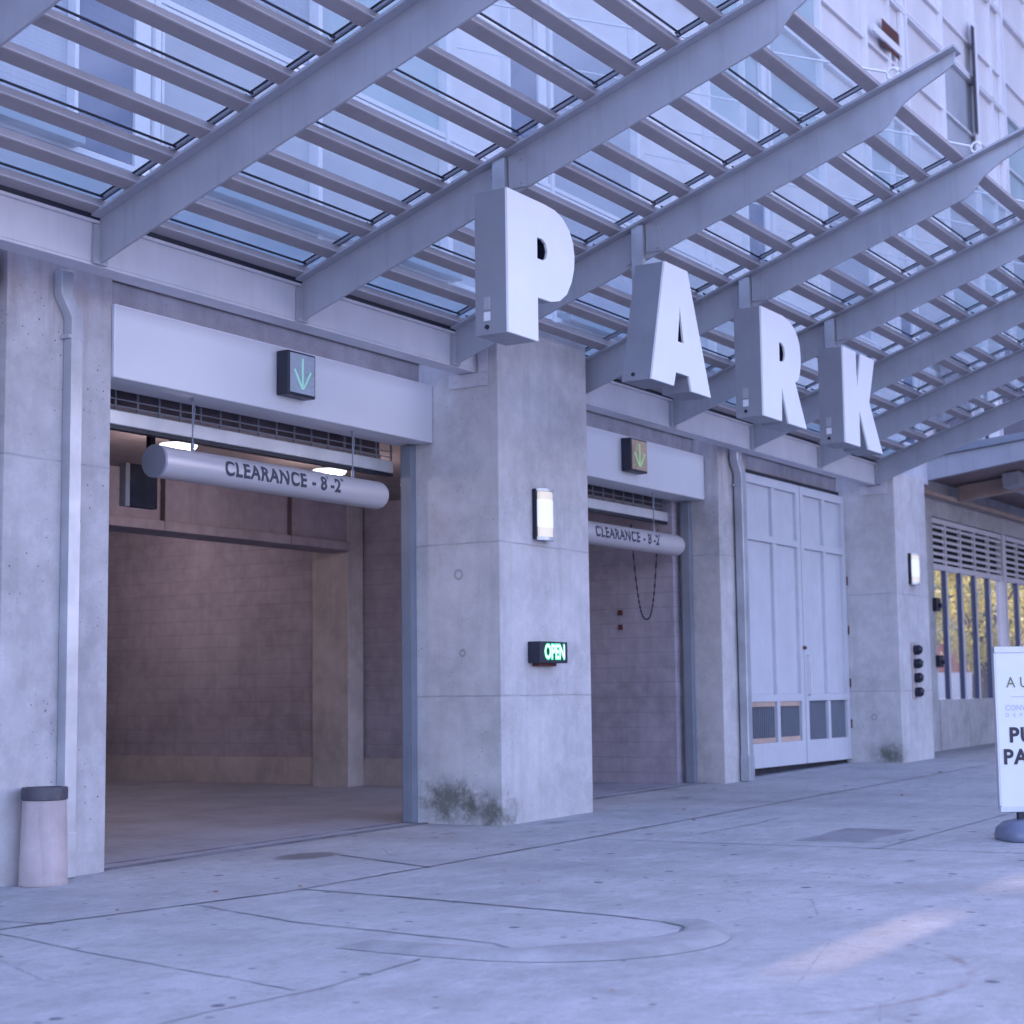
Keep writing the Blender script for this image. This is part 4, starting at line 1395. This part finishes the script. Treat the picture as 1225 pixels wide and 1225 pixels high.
tree(52.0, 13.4, 5.0, 1.8, 'leaf_gold', 'golden tree seen through the right panes of the louvred window', 3)
tree(47.0, 17.2, 6.5, 2.2, 'leaf', 'tall green tree farthest behind the louvred window panes', 4)
t = thing('garden_wall', (56, 18, 0.7), 'red brick wall on a pale plinth beyond the window trees', 'wall')
MB().box(55.5, 11.5, 2.05, 55.9, 30, 3.4).build('brickwork', 'brick_red', t)
MB().box(55.3, 11.5, 0.3, 55.95, 30, 2.04).build('plinth', 'sign_white', t)
MB().box(55.4, 11.5, 3.41, 56.0, 30, 3.55).build('coping', 'sign_white', t)
t = thing('pale_house', (70, 22, 0.8), 'pale rendered building beyond the window trees', 'building')
MB().box(68, 12.5, 0.5, 76, 40, 12).build('wall', 'sign_white', t)
m = MB()
for k in range(8):
    for z in (1.8, 5.0, 8.2):
        m.box(67.95, 14 + k * 3.1, z, 67.99, 15.4 + k * 3.1, z + 1.8)
m.build('window', 'pane_blue', t)

# ------------------------------------------------------------------ unseen block added to keep the sun off the garage front,
# with slots cut to shape the sun stripe on the pavement
t = thing('sun_blocker', (52, -8, 0.6), 'unseen tall block added to shade the garage front', 'building')
bxa, bxb = 50.0, 50.6
def gap(z0, z1, y0, y1):
    return (y0, y1, z0, z1)
T30 = math.tan(SUN_EL)
def zat(xg):
    return (50 - xg) * T30 + gz(xg)
m = MB()
ya, yb = 3.33, 3.372
m.box(bxa, -34, 0, bxb, ya, 52)
m.box(bxa, yb, 0, bxb, 12.1, 52)
m.box(bxa + 0.1, 3.345, zat(12.4), bxb - 0.1, 3.358, zat(10.8))
zs = [0, zat(12.4), zat(10.8), zat(10.2), zat(7.3), 52]
m.box(bxa, ya, zs[0], bxb, yb, zs[1])
m.box(bxa, ya, zs[2], bxb, yb, zs[3])
m.box(bxa, ya, zs[4], bxb, yb, zs[5])
m.build('wall', 'conc_wall', t)
m = MB()
for k in range(9):
    for j in range(12):
        y = -32 + k * 3.8
        m.box(49.95, y, 2 + j * 3.6, 49.99, y + 1.9, 4.2 + j * 3.6)
m.build('window', 'pane_mid', t)
